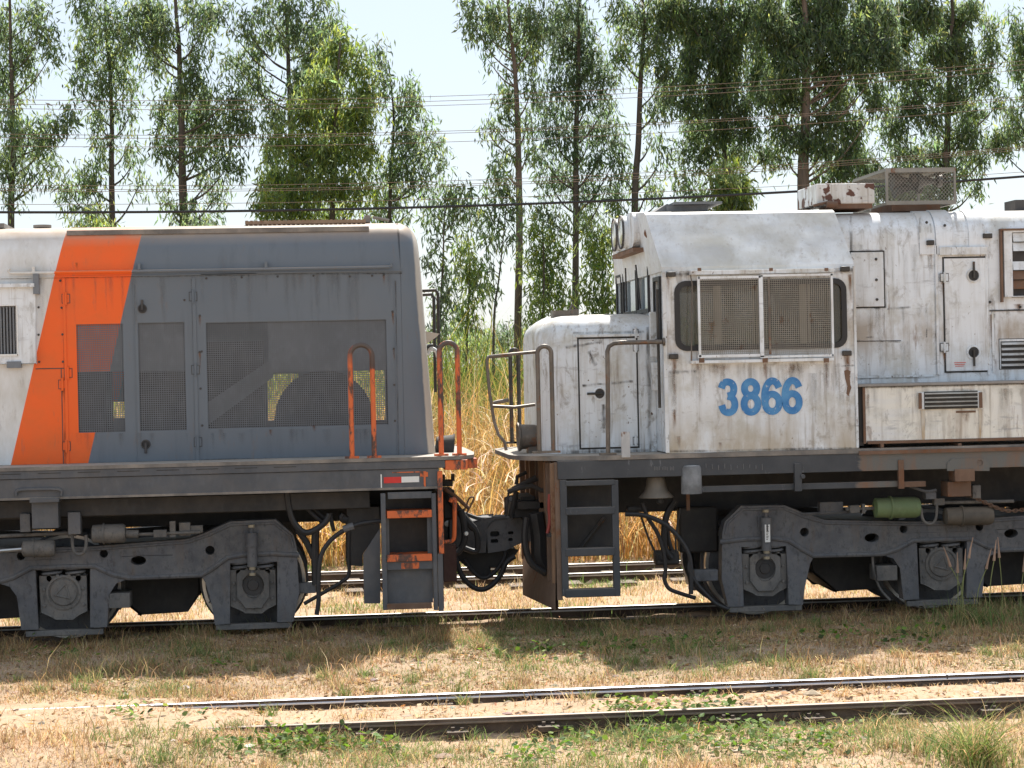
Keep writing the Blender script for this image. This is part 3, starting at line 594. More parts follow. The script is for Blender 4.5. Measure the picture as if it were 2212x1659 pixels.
p = P(cD, 250, 335, -1.15); b = MB(); b.lathe(p, (0, 0, -1), [(.02, -.03), (.075, 0), (.082, .02), (.088, .07), (.105, .12), (.14, .158), (.155, .175), (.15, .18), (.1, .13)], 26, cap=False); bell = b.build('bell', M_brass, WL)
b = MB(); q = P(cD, 285, 545, -1.15); b.lathe(q, (0, 0, 1), [(.005, -.032), (.03, -.015), (.032, 0), (.025, .025), (.008, .03), (.008, .2)], 12); b.build('bell_clapper', M_black, bell)
# faded stencil marks on the sill
b = MB()
for k in range(13):
    if k in (4, 9): continue
    x0 = 235+k*14
    b.rect(cD, x0, 238+(k % 3)*3, x0+8, 275-(k % 2)*4, -1.3655, -1.3625)
for k in range(10): b.rect(cD, 690+k*55, 215+(k*7) % 20, 696+k*55, 250+(k*11) % 25, -1.3655, -1.3625)
b.build('faded_stencil', plain('faded_stencil_paint', (.16, .165, .17), .8), WL, kind='stuff')
# nose: rounded short hood
ztn = P(cI, 1290, 680, -.5).z; YN = -.85
xnr = P(cI, 1437, 800, YC).x
prof = [(-.85, DW+.002), (-.85, DW+.6), (-.85, ztn-.22)]+[(-.85+.2*(1-math.cos(t)), ztn-.22+.2*math.sin(t)) for t in np.linspace(.2, math.pi/2-.1, 6)]+[(-.35, ztn), (0, ztn+.015)]
prof = prof+[(-a, c_) for a, c_ in prof[-2::-1]]; n = len(prof); vs = []; rings = 10; Rn = .29
X0 = P(cI, 1158, 830, -.45).x
for k in range(-1, rings+1):
    t = max(k, 0)/rings*math.pi/2; ins = Rn*(1-math.cos(t)) if k >= 0 else 0; X = xnr if k < 0 else X0+Rn-Rn*math.sin(t)
    for yy, zz in prof: vs.append((X, yy*(.85-ins)/.85, zz if zz < DW+.3 else DW+(zz-DW)*(ztn-DW-ins*.6)/(ztn-DW)))
b = MB(); b._add(vs, [(r_*n+i, (r_+1)*n+i, (r_+1)*n+i+1, r_*n+i+1) for r_ in range(rings+1) for i in range(n-1)]+[tuple((rings+1)*n+i for i in range(n-1, -1, -1))]); b.build('nose', M_nose, WL)
def plate(par, c, x0, y0, x1, y1, Y, mat, name, th=.012, gap=.01):      # door leaf standing a little proud over a dark joint
    a, e = XZ(c, x0, y1, Y), XZ(c, x1, y0, Y); j = MB().box(a[0]-gap*1.4, e[0]+gap*1.4, Y-.003, Y+.003, a[1]-gap*1.4, e[1]+gap*1.4)
    o = MB().box(a[0], e[0], Y-th, Y-.001, a[1], e[1]).build(name, mat, par, bevel=.004); j.build('door_joint', M_black, o); return o
nd = plate(WL, c3, 1068, 512, 1520, 1420, YN, M_nose, 'nose_door')
b = MB(); b.rect(c3, 1030, 480, 1550, 500, YN-.035, YN); b.build('drip_rail', M_nose, nd)
latch(nd, c3, 1222, 970, YN-.012, M_pipedark, M_white2, .06, 180).name = 'latch'
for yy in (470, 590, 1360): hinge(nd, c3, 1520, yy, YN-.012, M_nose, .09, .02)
b = MB(); p = P(c3, 900, 300, -.3); b.box(P(c3, 825, 300, -.3).x, P(c3, 970, 300, -.3).x, -.38, -.22, ztn-.02, ztn+.05); b.tube([P(c3, 970, 300, -.3), P(c3, 993, 235, -.3), P(c3, 1030, 290, -.3), P(c3, 1040, 330, -.3)], .014, 8); b.box(P(c3, 975, 300, -.3).x, P(c3, 1040, 300, -.3).x, -.35, -.25, ztn-.03, ztn+.06); b.build('sand_filler_lid', M_pipe, WL)
# cab side with rounded window
xc0, xc1 = P(cI, 1437, 800, YC).x, P(cI, 1851, 800, YC).x
zc = P(cI, 1640, 583, YC).z; zr = P(cI, 1600, 457, -.88).z
wz0, wz1 = P(cI, 1640, 752, YC).z, P(cI, 1640, 607, YC).z; wx0, wx1 = P(cI, 1460, 680, YC).x, P(cI, 1826, 680, YC).x
win = rrect(wx0, wz0, wx1, wz1, .09)
for Y0, Y1 in ((YC, YC+.04), (1.31, 1.35)): MB().extr(R4(xc0, DW+.002, xc1, zc), Y0, Y1, [win]).build('cab_side', M_white, WL)
MB().extr(rrect(wx0-.012, wz0-.012, wx1+.012, wz1+.012, .1), YC-.012, YC-.002, [rrect(wx0+.035, wz0+.035, wx1-.035, wz1-.035, .06)]).build('window_gasket', M_rubber, WL)
MB().extr(win, YC+.015, YC+.022).build('side_window', M_glass, WL)
MB().extr(win, 1.33, 1.338).build('side_window', M_glass, WL)
b = MB()
for uu in (612, 620, 640, 830, 850, 1085, 1095, 1120, 1135): b.rect(c4, uu, 590, uu+8, 930, YC+.005, YC+.0145)
b.rect(c4, 620, 590, 655, 930, YC+.002, YC+.005); b.rect(c4, 1090, 590, 1125, 930, YC+.002, YC+.005); b.build('sash_bar', M_sash, WL)
# roof (chamfered) 
zt0 = zr; pr = [(-1.352, zc+.001), (-1.345, zc+.04), (-1.0, zr-.025), (-.93, zr), (0, zr+.06)]; pr = pr+[(-a, c_) for a, c_ in pr[-2::-1]]; n = len(pr)
b = MB(); b.extr(pr, xc0-.01, xc1-.004, axis='x'); b.v = [(a-.075*max(0, min(1, (c_-zc-.03)/.42)), y_, c_) for a, y_, c_ in b.v]; b.build('cab_roof', white_paint('cab_roof_white', 12.4, .55, (.71, .755, .785)).layer(1.5, .47, .66, (.44, .42, .35), .7, 8, off=3).layer((1, 1, 6), .5, .7, (.5, .53, .57), .5, off=8).done(), WL, bevel=.006, sharp=11)
b = MB(); b.box(xc0-.012, xc0+.02, -1.365, -1.352, DW+.01, zc); b.box(xc1-.02, xc1+.002, -1.36, -1.352, DW+.01, zc+.02); b.build('cab_corner_trim', M_nose, WL)
MB().box(xc0+.05, xc1, -1.3, 1.3, DW+.004, DW+.03).build('cab_floor', M_dark, WL)
MB().box(xc1-.05, xc1-.01, -1.3, 1.3, DW+.04, zc).build('cab_back_wall', M_lining, WL)
# cab front wall with panes
fwin = [(-.62, -.03), (.05, .8)]; zf0, zf1 = P(cI, 1370, 675, .3).z, P(cI, 1370, 555, .3).z
hol = [R4(a, zf0, c_, zf1) for a, c_ in fwin]+[R4(-1.2, P(cI, 1420, 735, -1).z, -.92, P(cI, 1420, 605, -1).z), R4(.95, zf0-.1, 1.22, zf1-.15)]
MB().extr([(-1.31, DW+.01), (1.31, DW+.01), (1.31, zc), (.9, zr-.05), (-.9, zr-.05), (-1.31, zc)], xc0+.002, xc0+.05, hol, 'x').build('cab_front', M_nose, WL)
for h in hol:
    MB().extr([(a+(.006 if a < 0 else 0), c_) for a, c_ in h], xc0+.02, xc0+.028, axis='x').build('front_window', M_wind, WL)
    yy = sorted({p[0] for p in h}); zz = sorted({p[1] for p in h}); g = MB()
    g.extr(R4(yy[0]-.025, zz[0]-.025, yy[1]+.025, zz[1]+.025), xc0-.018, xc0, [R4(yy[0]+.012, zz[0]+.012, yy[1]-.012, zz[1]-.012)], 'x'); g.build('window_gasket', M_rubber, WL)
# front door strip seen between nose and cab edge
b = MB(); b.box(xc0-.03, xc0, -1.25, -.88, DW+.06, zc-.35); b.build('front_door_edge', M_nose, WL) if False else None
b = MB(); b.tube([(xc0-.04, -1.26, DW+.4), (xc0-.04, -1.26, zc-.15)], .013, 8); b.build('door_grab_pipe', M_pipedark, WL)
b = MB(); b.box(xc0-.05, xc0, -1.0, -.9, DW+.55, DW+.8); b.box(xc0-.06, xc0, -.98, -.92, DW+.85, DW+1.25); b.build('door_hinge_block', M_nose, WL, bevel=.005)
b = MB(); b.tube([(xc0-.03, -.3, zf0+.02), (xc0-.05, -.2, zf1-.1)], .008, 6); b.tube([(xc0-.03, .5, zf0+.02), (xc0-.05, .4, zf1-.1)], .008, 6); b.build('wiper', M_black, WL)
# headlight and number-board housing
hx = P(cI, 1345, 500, .1).x; hz0, hz1 = P(cI, 1360, 540, 0).z, P(cI, 1360, 466, 0).z
b = MB(); b.extr(rrect(-.55, hz0, .62, hz1, .13), hx, xc0+.25, axis='x'); hl = b.build('headlight_housing', M_white, WL, bevel=.02)
for Y in (-.12, .28):
    zc_ = (hz0+hz1)/2; b = MB(); b.lathe((hx, Y, zc_), (-1, 0, 0), [(.15, -.01), (.15, .05), (.135, .055), (.134, .045)], 24, cap=False); b.build('headlight_barrel', M_white, hl); MB().lathe((hx, Y, zc_), (-1, 0, 0), [(.136, .044), (.1, .058), (.05, .065), (.003, .067)], 24).build('headlight', M_lens, hl); MB().lathe((hx, Y, zc_), (-1, 0, 0), [(.15, .043), (.158, .043), (.158, .062), (.147, .062), (.146, .045)], 28, cap=False).build('headlight_rim', M_dark, hl)
b = MB(); b.box(hx-.02, xc0-.002, -.6, .65, hz0-.05, hz0-.012); b.build('housing_bracket', M_rusty, WL)
b = MB(); p = P(c4, 265, 315, -.86); b.lathe(p, (-.3, -1, .5), [(.06, 0), (.055, .02), (.004, .03)], 14); b.build('marker_light', M_rusty, WL)
# window guard
GY = YC-.09
fr = plate
b = MB()
for (x0, y0, x1, y1) in ((528, 555, 541, 1000), (1262, 540, 1274, 995), (866, 548, 888, 1000), (528, 553, 872, 566), (872, 541, 1274, 553), (528, 985, 872, 1000), (872, 988, 1274, 1000)): b.rect(c4, x0, y0, x1, y1, GY, GY+.02)
wg = b.build('window_guard', M_white2, WL)
b = MB(); b.rect(c4, 485, 516, 1276, 540, GY+.022, YC); b.build('guard_top_rail', M_nose, wg, bevel=.003)
b = MB(); b.rect(c4, 490, 1010, 1278, 1028, GY+.01, YC); b.build('guard_sill', M_white2, wg, bevel=.003)
b = MB(); b.tube([P(c4, 485, 545, GY), P(c4, 495, 600, GY), P(c4, 490, 1020, GY)], .006, 6); b.rect(c4, 915, 555, 928, 985, GY+.004, GY+.014); b.build('guard_rod', M_pipe, wg)
for x0, x1 in ((541, 866), (888, 1262)):
    p, q = XZ(c4, x0, 985, GY), XZ(c4, x1, 560, GY); screen(wg, R4(p[0], p[1], q[0], q[1]), GY+.01, M_wirew, .0175, .0036)
b = MB()
for xx, yy in ((380, 545), (395, 998), (1340, 515), (1350, 980)): b.rect(c4, xx-25, yy-16, xx+25, yy+12, YC-.04, YC-.002)
b.build('guard_stop', M_pipedark, WL, bevel=.006)
b = MB()
for xx in (535, 930, 1235): b.rect(c4, xx-10, 508, xx+10, 524, GY+.015, GY+.022)
for xx in (548, 898, 1235): b.rect(c4, xx-14, 1005, xx+14, 1030, GY+.0, GY+.01)
b.build('guard_clip', M_rusty, wg)
# cab number
def digits(par, c, mat):
    S = {'3': [[(-.38, .76), (-.25, .9), (0, .94), (.25, .88), (.34, .73), (.24, .58), (-.02, .53)], [(-.02, .53), (.27, .46), (.38, .28), (.27, .11), (0, .05), (-.26, .11), (-.38, .27)]]}
    el = lambda cx, cz, rx, rz: [(cx+rx*math.cos(t), cz+rz*math.sin(t)) for t in np.linspace(0, 2*math.pi, 25)]
    S['8'] = [el(0, .74, .32, .2), el(0, .29, .36, .24)]
    S['6'] = [el(0, .31, .36, .25), [(-.36, .31), (-.38, .5), (-.32, .72), (-.16, .89), (.04, .94), (.24, .88), (.36, .74)]]
    Y = YC-.004
    for ch, xl, xr, yt, yb in (('3', 648, 738, 1124, 1316), ('8', 768, 868, 1122, 1314), ('6', 884, 986, 1118, 1312), ('6', 996, 1096, 1116, 1308)):
        a, e = XZ(c, xl, yb, Y), XZ(c, xr, yt, Y); wd, ht = (e[0]-a[0])/.98, e[1]-a[1]; b = MB(); k = .062*.5
        for st in S[ch]:
            pts = [(( a[0]+e[0])/2+px*wd, a[1]+pz*ht) for px, pz in st]; pts = [Vector((p[0], 0, p[1])) for p in pts]; pts = smooth_path(pts, 3) if len(st) < 20 else pts
            cl = (pts[0]-pts[-1]).length < 1e-5; vs = []
            for i, p in enumerate(pts):
                q0 = pts[i-1] if i else (pts[-2] if cl else p); q1 = pts[i+1] if i < len(pts)-1 else (pts[1] if cl else p)
                t = (q1-q0).normalized(); nn = Vector((t.z, 0, -t.x)); yo = Y-.0012*S[ch].index(st); vs += [(p.x-nn.x*k, yo, p.z-nn.z*k), (p.x+nn.x*k, yo, p.z+nn.z*k)]
            b._add(vs, [(2*i, 2*i+1, 2*i+3, 2*i+2) for i in range(len(pts)-1)])
        b.build('numeral', mat, par)
digits(WL, c4, M_blue)
# cab-side rust patches, patches of bare filler
b = MB()
for pts in ([(1332, 1075), (1350, 1068), (1368, 1078), (1362, 1100), (1366, 1150), (1372, 1168), (1355, 1215), (1344, 1200), (1350, 1160), (1338, 1120)],):
    b.extr([XZ(c4, *p, YC) for p in pts], YC-.003, YC-.001)
b.build('rust_scab', M_rusty, WL)
# long hood behind the cab
YL = -.85; zh = P(cI, 2000, 452, -.7).z
pr = [(YL, DW+.002), (YL, zh-.3)]+[(YL+.26*(1-math.cos(t)), zh-.28+.26*math.sin(t)) for t in np.linspace(.15, math.pi/2-.1, 7)]+[(-.4, zh-.005), (0, zh+.01)]
pr = pr+[(-a, c_) for a, c_ in pr[-2::-1]]; n = len(pr)
b = MB(); b._add([(X, yy, zz) for X in (xc1-.003, XR1) for yy, zz in pr], [(i, i+1, n+i+1, n+i) for i in range(n-1)]+[tuple(range(n)), tuple(range(2*n-1, n-1, -1))]); b.build('long_hood', M_white, WL)
a = XZ(c5, 460, 300, YL)[0]; e = XZ(c5, 630, 300, YL)[0]
for x0, x1, dz in ((a, a+.14, .012), (a+.15, e, .02), (e+.15, e+.3, .014)):
    b = MB(); q = [(YL-dz, zh-.42), (YL-dz, zh-.3)]+[(YL-dz+(.26+dz)*(1-math.cos(t)), zh-.28+(.26+dz)*math.sin(t)) for t in np.linspace(.15, math.pi/2, 7)]
    b.extr(q+[(yy+.03, zz-.02) for yy, zz in q[::-1]], x0, x1, axis='x'); b.build('roof_patch', M_white2, WL)
acp = plate(WL, c5, 118, 515, 278, 795, YL, M_white2, 'access_panel', .012, .009)
b = MB()
for xx, yy in ((243, 552), (245, 657), (248, 757), (575, 503), (790, 500), (822, 770), (975, 795), (500, 365), (592, 380)):
    p = P(c5, xx, yy, YL-.012); b.lathe(p, (0, -1, 0), [(.014, 0), (.011, .012), (.003, .014)], 8)
b.build('bolt_heads', M_pipedark, WL, kind='stuff')
hd = plate(WL, c5, 598, 545, 802, 1122, YL, M_white2, 'hood_door', .016, .01)
b = MB(); b.rect(c5, 566, 488, 810, 530, YL-.045, YL); b.rect(c5, 548, 480, 562, 1140, YL-.02, YL); b.rect(c5, 806, 530, 818, 1140, YL-.018, YL); b.build('door_frame', M_white, hd, bevel=.005)
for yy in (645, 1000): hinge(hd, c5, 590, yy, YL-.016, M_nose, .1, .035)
for yy, an in ((635, 90), (1025, -90)): latch(hd, c5, 738, yy, YL-.016, M_pipedark, M_nose, .066, an)
b = MB()
for k in range(3): b.rect(c5, 640+k*3, 1076+k*9, 700-k*6, 1079+k*9, YL-.019, YL-.0165)
b.build('red_stencil', M_red, hd)
batten(WL, c5, [(140, 965), (370, 970)], YL, .006, M_dark, th=.003); batten(WL, c5, [(130, 1155), (548, 1140)], YL, .02, M_nose); batten(WL, c5, [(820, 812), (1040, 812)], YL, .012, M_dark); batten(WL, c5, [(840, 820), (835, 1130)], YL, .02, M_nose)
b = MB(); b.rect(c5, 505, 455, 540, 480, YL-.05, YL); b.rect(c5, 790, 420, 835, 445, YL-.04, YL); b.build('hood_lug', M_pipedark, WL, bevel=.005)
# louvred window at the right edge
b = MB()
a, e = XZ(c5, 890, 745, YL), XZ(c5, 1085, 405, YL); ih = R4(*XZ(c5, 932, 740, YL), *XZ(c5, 1070, 415, YL))
lw = MB().extr(R4(a[0], a[1], e[0], e[1]), YL-.045, YL-.004, [ih]).build('louvre_window', M_white2, WL, bevel=.004)
MB().rect(c5, 930, 412, 1075, 745, YL-.01, YL-.006).build('dark_backing', M_black, lw)
for k, mt in enumerate((M_white2, M_white2, None, M_white2, M_rusty, M_rusty)):
    if mt is None: continue
    y0 = 418+k*48; p, q = XZ(c5, 934, y0+46, YL), XZ(c5, 1068, y0, YL)
    MB()._add([(p[0], YL-.042, p[1]), (q[0], YL-.042, p[1]), (q[0], YL-.018, q[1]), (p[0], YL-.018, q[1]), (p[0], YL-.035, p[1]), (q[0], YL-.035, p[1]), (q[0], YL-.011, q[1]), (p[0], YL-.011, q[1])], [(0, 1, 2, 3), (7, 6, 5, 4), (0, 4, 5, 1), (3, 2, 6, 7), (0, 3, 7, 4), (1, 5, 6, 2)]).build('louvre_slat', mt, lw)
b = MB(); b.rect(c5, 876, 395, 1085, 405, YL-.055, YL); b.rect(c5, 878, 400, 888, 770, YL-.04, YL); b.build('frame_trim', M_rusty, lw)
def louvres(par, c, x0, y0, x1, y1, n, Y, mat, name='louvre'):
    b = MB(); b.rect(c, x0-2, y0-2, x1+2, y1+2, Y-.0035, Y-.0015); b.build('louvre_opening', M_black, par)
    for k in range(n):
        ya = y0+(y1-y0)*k/n; yb = y0+(y1-y0)*(k+.66)/n; p, q = XZ(c, x0, yb, Y), XZ(c, x1, ya, Y)
        MB()._add([(p[0], Y-.03, p[1]), (q[0], Y-.03, p[1]), (q[0], Y, q[1]), (p[0], Y, q[1]), (p[0], Y, p[1]), (q[0], Y, p[1])], [(0, 1, 2, 3), (0, 4, 5, 1), (0, 3, 4), (1, 5, 2)]).build(name, mat, par)
lp = plate(WL, c5, 872, 955, 1085, 1110, YL, M_white2, 'louvre_panel', .008, .004); louvres(lp, c5, 880, 970, 1080, 1105, 5, YL-.008, M_nose)
# battery box in front of the hood
zbt, zbb = P(cI, 2040, 832, -1.32).z, P(cI, 2040, 952, -1.32).z; xb0 = P(cI, 1868, 900, -1.32).x
bb = MB().box(xb0, XR1, -1.32, -.87, zbb, zbt).build('battery_box', M_box, WL, bevel=.01)
MB().box(xb0-.06, XR1, -1.345, -.86, zbt+.002, zbt+.025).build('box_lid', plain('weathered_grey_lid', (.3, .29, .28), .8, dusty=.3), bb, bevel=.004)
b = MB(); b.rect(c5, 150, 1195, 178, 1500, -1.3, -.9); b.build('box_gap_shade', M_black, bb)  # black filler paints the shade of the open gap beside the cab
b = MB(); b.rect(c5, 178, 1205, 190, 1490, -1.335, -1.32); b.box(xb0+.02, XR1, -1.332, -1.3205, zbb-.012, zbb+.014); b.build('corner_angle', M_rusty, bb)
b = MB(); b.rect(c5, 470, 1225, 775, 1312, -1.335, -1.321); lv = b.build('vent_panel', M_white2, bb, bevel=.004)
louvres(lv, c5, 490, 1225, 758, 1310, 4, -1.335, M_box)
b = MB(); b.rect(c5, 460, 1232, 476, 1312, -1.343, -1.335); b.rect(c5, 768, 1228, 784, 1308, -1.343, -1.335); b.rect(c5, 650, 1322, 750, 1332, -1.3245, -1.3205); b.build('vent_rust_edge', M_rusty, lv)
b = MB()
for pts in ([(472, 1316), (492, 1316), (490, 1470), (476, 1475)], [(764, 1312), (780, 1312), (776, 1460), (768, 1462)]): b.extr([XZ(c5, *p, -1.322) for p in pts], -1.3235, -1.3215)
b.build('rust_run', MatB('rust_stain', (.42, .3, .17), .8).layer((6, 6, 3), .4, .6, (.6, .57, .5), .9).done(), bb)
b = MB()
for xx in (275, 670): b.rect(c5, xx-8, 1488, xx+8, 1520, -1.34, -1.0)
b.build('box_foot', M_rusty, bb)
b = MB(); b.box(xb0+.05, XR1, -1.05, -.95, DW+.002, zbb-.001); b.build('box_slot_shade', M_black, bb)  # black strip set back under the box paints its shaded slot
# short white post by the cab, platform fittings
b = MB(); b.rect(c3, 1402, 1285, 1475, 1500, -1.385, -1.365); b.build('step_post', M_white_post, WL, bevel=.004)
r_ = U_rail(WL, 1163, 1193, 748, 985, 985, -1.22, M_pipe, .02)
U_rail(WL, 1104, 1121, 755, 962, 962, 1.22, M_pipedark, .02)
DZs = DZ
pts = [P(c3, 1292, 1470, -1.3), P(c3, 1290, 900, -1.3), P(c3, 1286, 620, -1.3), P(c3, 1300, 580, -1.3), P(c3, 1340, 556, -1.3), P(c3, 1400, 550, -1.3), P(c3, 1740, 543, -1.36)]
b = MB(); b.tube(pts, .02, 10); p = pts[0]; b.box(p.x-.07, p.x+.07, -1.34, -1.24, DW+.001, DW+.02); q = pts[-1]; b.lathe((q.x, -1.37, q.z), (1, 0, 0), [(.035, 0), (.035, .02)], 12); b.build('handrail', M_pipe, WL)
g = [((292, 680), -1.2), ((312, 665), -1.2), ((500, 645), -1.2), ((720, 625), -1.2)]
b = MB(); b.tube([P(c3, x_, y_, Y) for (x_, y_), Y in g], .014, 8)
b.tube([P(c3, 300, 668, -1.2), P(c3, 290, 700, -1.2), P(c3, 310, 950, -1.2), P(c3, 350, 1200, -1.2), P(c3, 385, 1310, -1.2), P(c3, 435, 1370, -1.2), P(c3, 450, 1440, -1.2)], .014, 8)
b.tube([P(c3, 335, 1075, -1.2), P(c3, 520, 1085, -1.2), P(c3, 690, 1062, -1.2)], .014, 8); b.build('platform_gate', M_pipe, WL)
b = MB(); b.tube([P(c3, 345, 1050, .9), P(c3, 380, 1040, .9), P(c3, 470, 1025, .9)], .02, 8); b.tube([P(c3, 310, 672, .9), P(c3, 500, 660, .9)], .012, 6); b.build('platform_gate', M_pipe, WL)
p = P(c3, 545, 1330, -.45); q = P(c3, 690, 1330, -.45); l = q.x-p.x
b = MB(); b.lathe((p.x, -.45, p.z), (1, 0, .03), [(.1, .02), (.13, .015), (.135, 0), (.13, .02), (.115, .03), (.105, l), (.08, l+.05)], 22); b.lathe((p.x+.03, -.45, p.z), (-1, 0, 0), [(.1, 0), (.003, .0)], 20); b.box(p.x+.08, p.x+.2, -.5, -.4, DW, p.z-.08); b.build('ditch_light', M_pipe, WL, label='grey ditch light facing the grey locomotive')
# steps of the white locomotive
b = MB(); YS = -1.365
for x0, x1 in ((1185, 1245), (1640, 1700)): b.rect(cC, x0, 360, x1, 1385, YS, YS+.05)
st = b.build('boarding_steps', M_sillW, WL, bevel=.005)
for y0, y1 in ((362, 410), (600, 665), (960, 1030), (1320, 1392)):
    b = MB(); b.rect(cC, 1225, y0, 1660, y1, YS-.006, YS+.1); b.build('step_tread', M_sillW, st, bevel=.006)
b = MB(); b.rect(cC, 1240, 400, 1650, 965, YS+.3, YS+.33); b.build('back_plate', M_black, st)
b = MB(); a, e = P(cC, 1360, 960, YS+.25), P(cC, 1570, 690, YS+.25); b.tube([a, e], .018, 6); b.build('step_brace', M_pipedark, st)
# pilot: end plate and plough
M_pilot = plain('brown_pilot_steel', (.19, .13, .095), .85, rust=.3, dusty=.35, dustcol=(.24, .17, .12))
b = MB(); b.rect(cC, 1140, 205, 1188, 1420, -1.34, -1.3); b.rect(cC, 1150, 205, 1175, 1380, -1.3, 1.3); b.build('end_plate', M_pilot, WL)
xpb = P(cC, 1130, 1000, -1.3).x; z0, z1 = P(cC, 1130, 1500, -1.25).z, P(cC, 1130, 950, -1.25).z
xt = P(cC, 900, 1300, 0).x
b = MB()
col = [[(xpb, -1.32, z), (xpb-.02, -.8, z), (xpb-.04, -.3, z), (xpb-.05, 0, z), (xpb-.04, .3, z), (xpb-.02, .8, z), (xpb, 1.32, z)] for z in (z0, z0+.1, z0+.28, z1)]
off = [-.1, -.09, -.0, .1]
vs = [(x_+o_*(1-abs(y_)/1.4), y_, z_) for rr_, o_ in zip(col, off) for x_, y_, z_ in rr_]; vs += [(x_+.025, y_, z_) for x_, y_, z_ in vs]
fs = [(r_*7+i, r_*7+i+1, (r_+1)*7+i+1, (r_+1)*7+i) for r_ in range(3) for i in range(6)]; fs += [tuple(q+28 for q in f[::-1]) for f in fs]
b._add(vs, fs); b.build('snow_plough', M_pilot, WL, sharp=60)
xpl = XZ(cC, 1150, 800, -1.3)[0]; M_rib = plain('orange_brown_rib', (.27, .165, .1), .85, rust=.3, dusty=.3)
for k, Y in enumerate((-1.28, -1.05, -.8, -.5, -.15, .25, .7, 1.1)):
    MB().box(xpl-.045-.012*(k % 2), xpl-.001, Y, Y+.07, .42, DW-.06).build('pilot_rib', M_rib if k % 3 != 1 else M_pilot, WL, bevel=.004)
for xx, Y in ((1090, -1.1), (1118, -1.2)): 
    b = MB(); a, e = P(cC, xx, 480, Y), P(cC, xx+30, 1180, Y); b.tube([a, e], .016, 6); b.build('pilot_rod', M_rusty, WL)
b = MB(); b.tube(smooth_path([P(cC, 1085, 485, -1.2), P(cC, 1080, 600, -1.2), P(cC, 1085, 720, -1.2), P(cC, 1065, 830, -1.2)]), .016, 8); b.build('grab_iron', plain('faded_red_iron', (.3, .05, .04), .6, rust=.3), WL)
b = MB(); b.rect(cC, 1070, 830, 1150, 862, -1.25, -1.15); b.build('pilot_bracket', M_black, WL)
# uncoupling gear
def bar(par, c, pts, Y, r, mat, name): return MB().tube([P(c, x_, y_, Y) for x_, y_ in pts], r, 8).build(name, mat, par)
bar(WL, cC, [(1100, 455), (1010, 450), (930, 410), (820, 430), (715, 465)], -.7, .022, M_black, 'uncoupling_lever')
bar(WL, cC, [(970, 340), (830, 410), (760, 450)], -.5, .03, M_black, 'uncoupling_lever'); bar(WL, cC, [(880, 290), (800, 330), (790, 400)], -.3, .018, M_black, 'uncoupling_lever')
bar(WL, cC, [(722, 470), (700, 680)], -.7, .01, M_black, 'lift_rod'); bar(WL, cC, [(790, 460), (770, 560), (745, 660), (755, 690)], -.4, .025, M_black, 'lift_rod')
b = MB(); b.rect(cC, 800, 550, 1040, 620, -.5, .3); b.rect(cC, 830, 505, 960, 545, -.4, .2); b.extr([XZ(cC, *p, -.4) for p in ((760, 560), (820, 540), (880, 620), (1040, 600), (1040, 760), (880, 740), (830, 690), (760, 700))], -.4, .3); b.build('draft_gear', M_black, WL, bevel=.01)
b = MB(); b.extr([XZ(cC, *p, -.2) for p in ((820, 690), (1150, 700), (1150, 900), (880, 900), (800, 930), (700, 980), (540, 1005), (530, 800), (560, 740), (640, 690))], -.2, .2, [rrect(*XZ(cC, 565, 915, -.2), *XZ(cC, 630, 880, -.2), .012), rrect(*XZ(cC, 560, 860, -.2), *XZ(cC, 640, 810, -.2), .02), rrect(*XZ(cC, 715, 840, -.2), *XZ(cC, 765, 810, -.2), .015), rrect(*XZ(cC, 720, 900, -.2), *XZ(cC, 760, 870, -.2), .015)]); b.build('coupler', M_truck, WL, bevel=.012); b = MB(); b.extr([XZ(cC, *p, -.2) for p in ((840, 710), (1100, 720), (1100, 880), (870, 880), (560, 980), (555, 800), (600, 730))], -.1, .1); b.build('coupler_core', M_black, WL)
b = MB(); b.extr([XZ(cC, *p, -.2) for p in ((130, 700), (300, 660), (380, 730), (520, 695), (620, 690), (560, 735), (528, 790), (525, 1000), (440, 995), (300, 960), (130, 900))], -.22, .2); b.build('coupler', M_truck, GL, bevel=.012)
b = MB(); b.extr([XZ(cC, *p, -.1) for p in ((230, 940), (800, 980), (760, 1050), (680, 1120), (560, 1130), (560, 1190), (520, 1225), (440, 1200), (330, 1110), (260, 1050))], -.1, .3, [rrect(*XZ(cC, 565, 1145, -.1), *XZ(cC, 665, 1045, -.1), .02)] if False else []); b.build('knuckle_carrier', M_black, GL, bevel=.01)
hose(GL, cC, [(230, 970), (265, 1080), (310, 1200), (390, 1290), (480, 1325), (570, 1290), (650, 1200), (700, 1090), (780, 1030)], -.45, .024, name='brake_hose')
hose(GL, cC, [(330, 1060), (410, 1170), (500, 1225), (600, 1170), (680, 1060), (700, 990)], -.3, .02, name='brake_hose')
hose(WL, cC, [(880, 690), (865, 850), (880, 990), (930, 1100), (1040, 1175)], -.95, .03, name='brake_hose')
hose(WL, cC, [(960, 650), (990, 850), (1000, 1050), (1080, 1160)], -.8, .075, name='cable_trunk')
hose(GL, cC, [(300, 620), (330, 760), (330, 900), (270, 1000), (200, 960)], -.6, .03, name='brake_hose')
hose(GL, cC, [(310, 700), (430, 800), (450, 930), (430, 990), (330, 960)], -.5, .026, name='brake_hose')
hose(GL, cC, [(160, 440), (230, 560), (330, 690), (420, 790)], -.5, .035, name='jumper_cable')
hose(GL, cC, [(150, 560), (250, 620), (350, 660), (480, 700), (700, 690)], -.2, .018, M_truck, name='jumper_cable')
b = MB(); p = P(cC, 345, 830, -.62); b.lathe(p, (.3, -1, 0), [(.02, 0), (.018, .02)], 10); p = P(cC, 185, 745, -.5); b.lathe(p, (.3, -1, 0), [(.03, 0), (.02, .02)], 10); b.build('glad_hand', M_wht, GL)
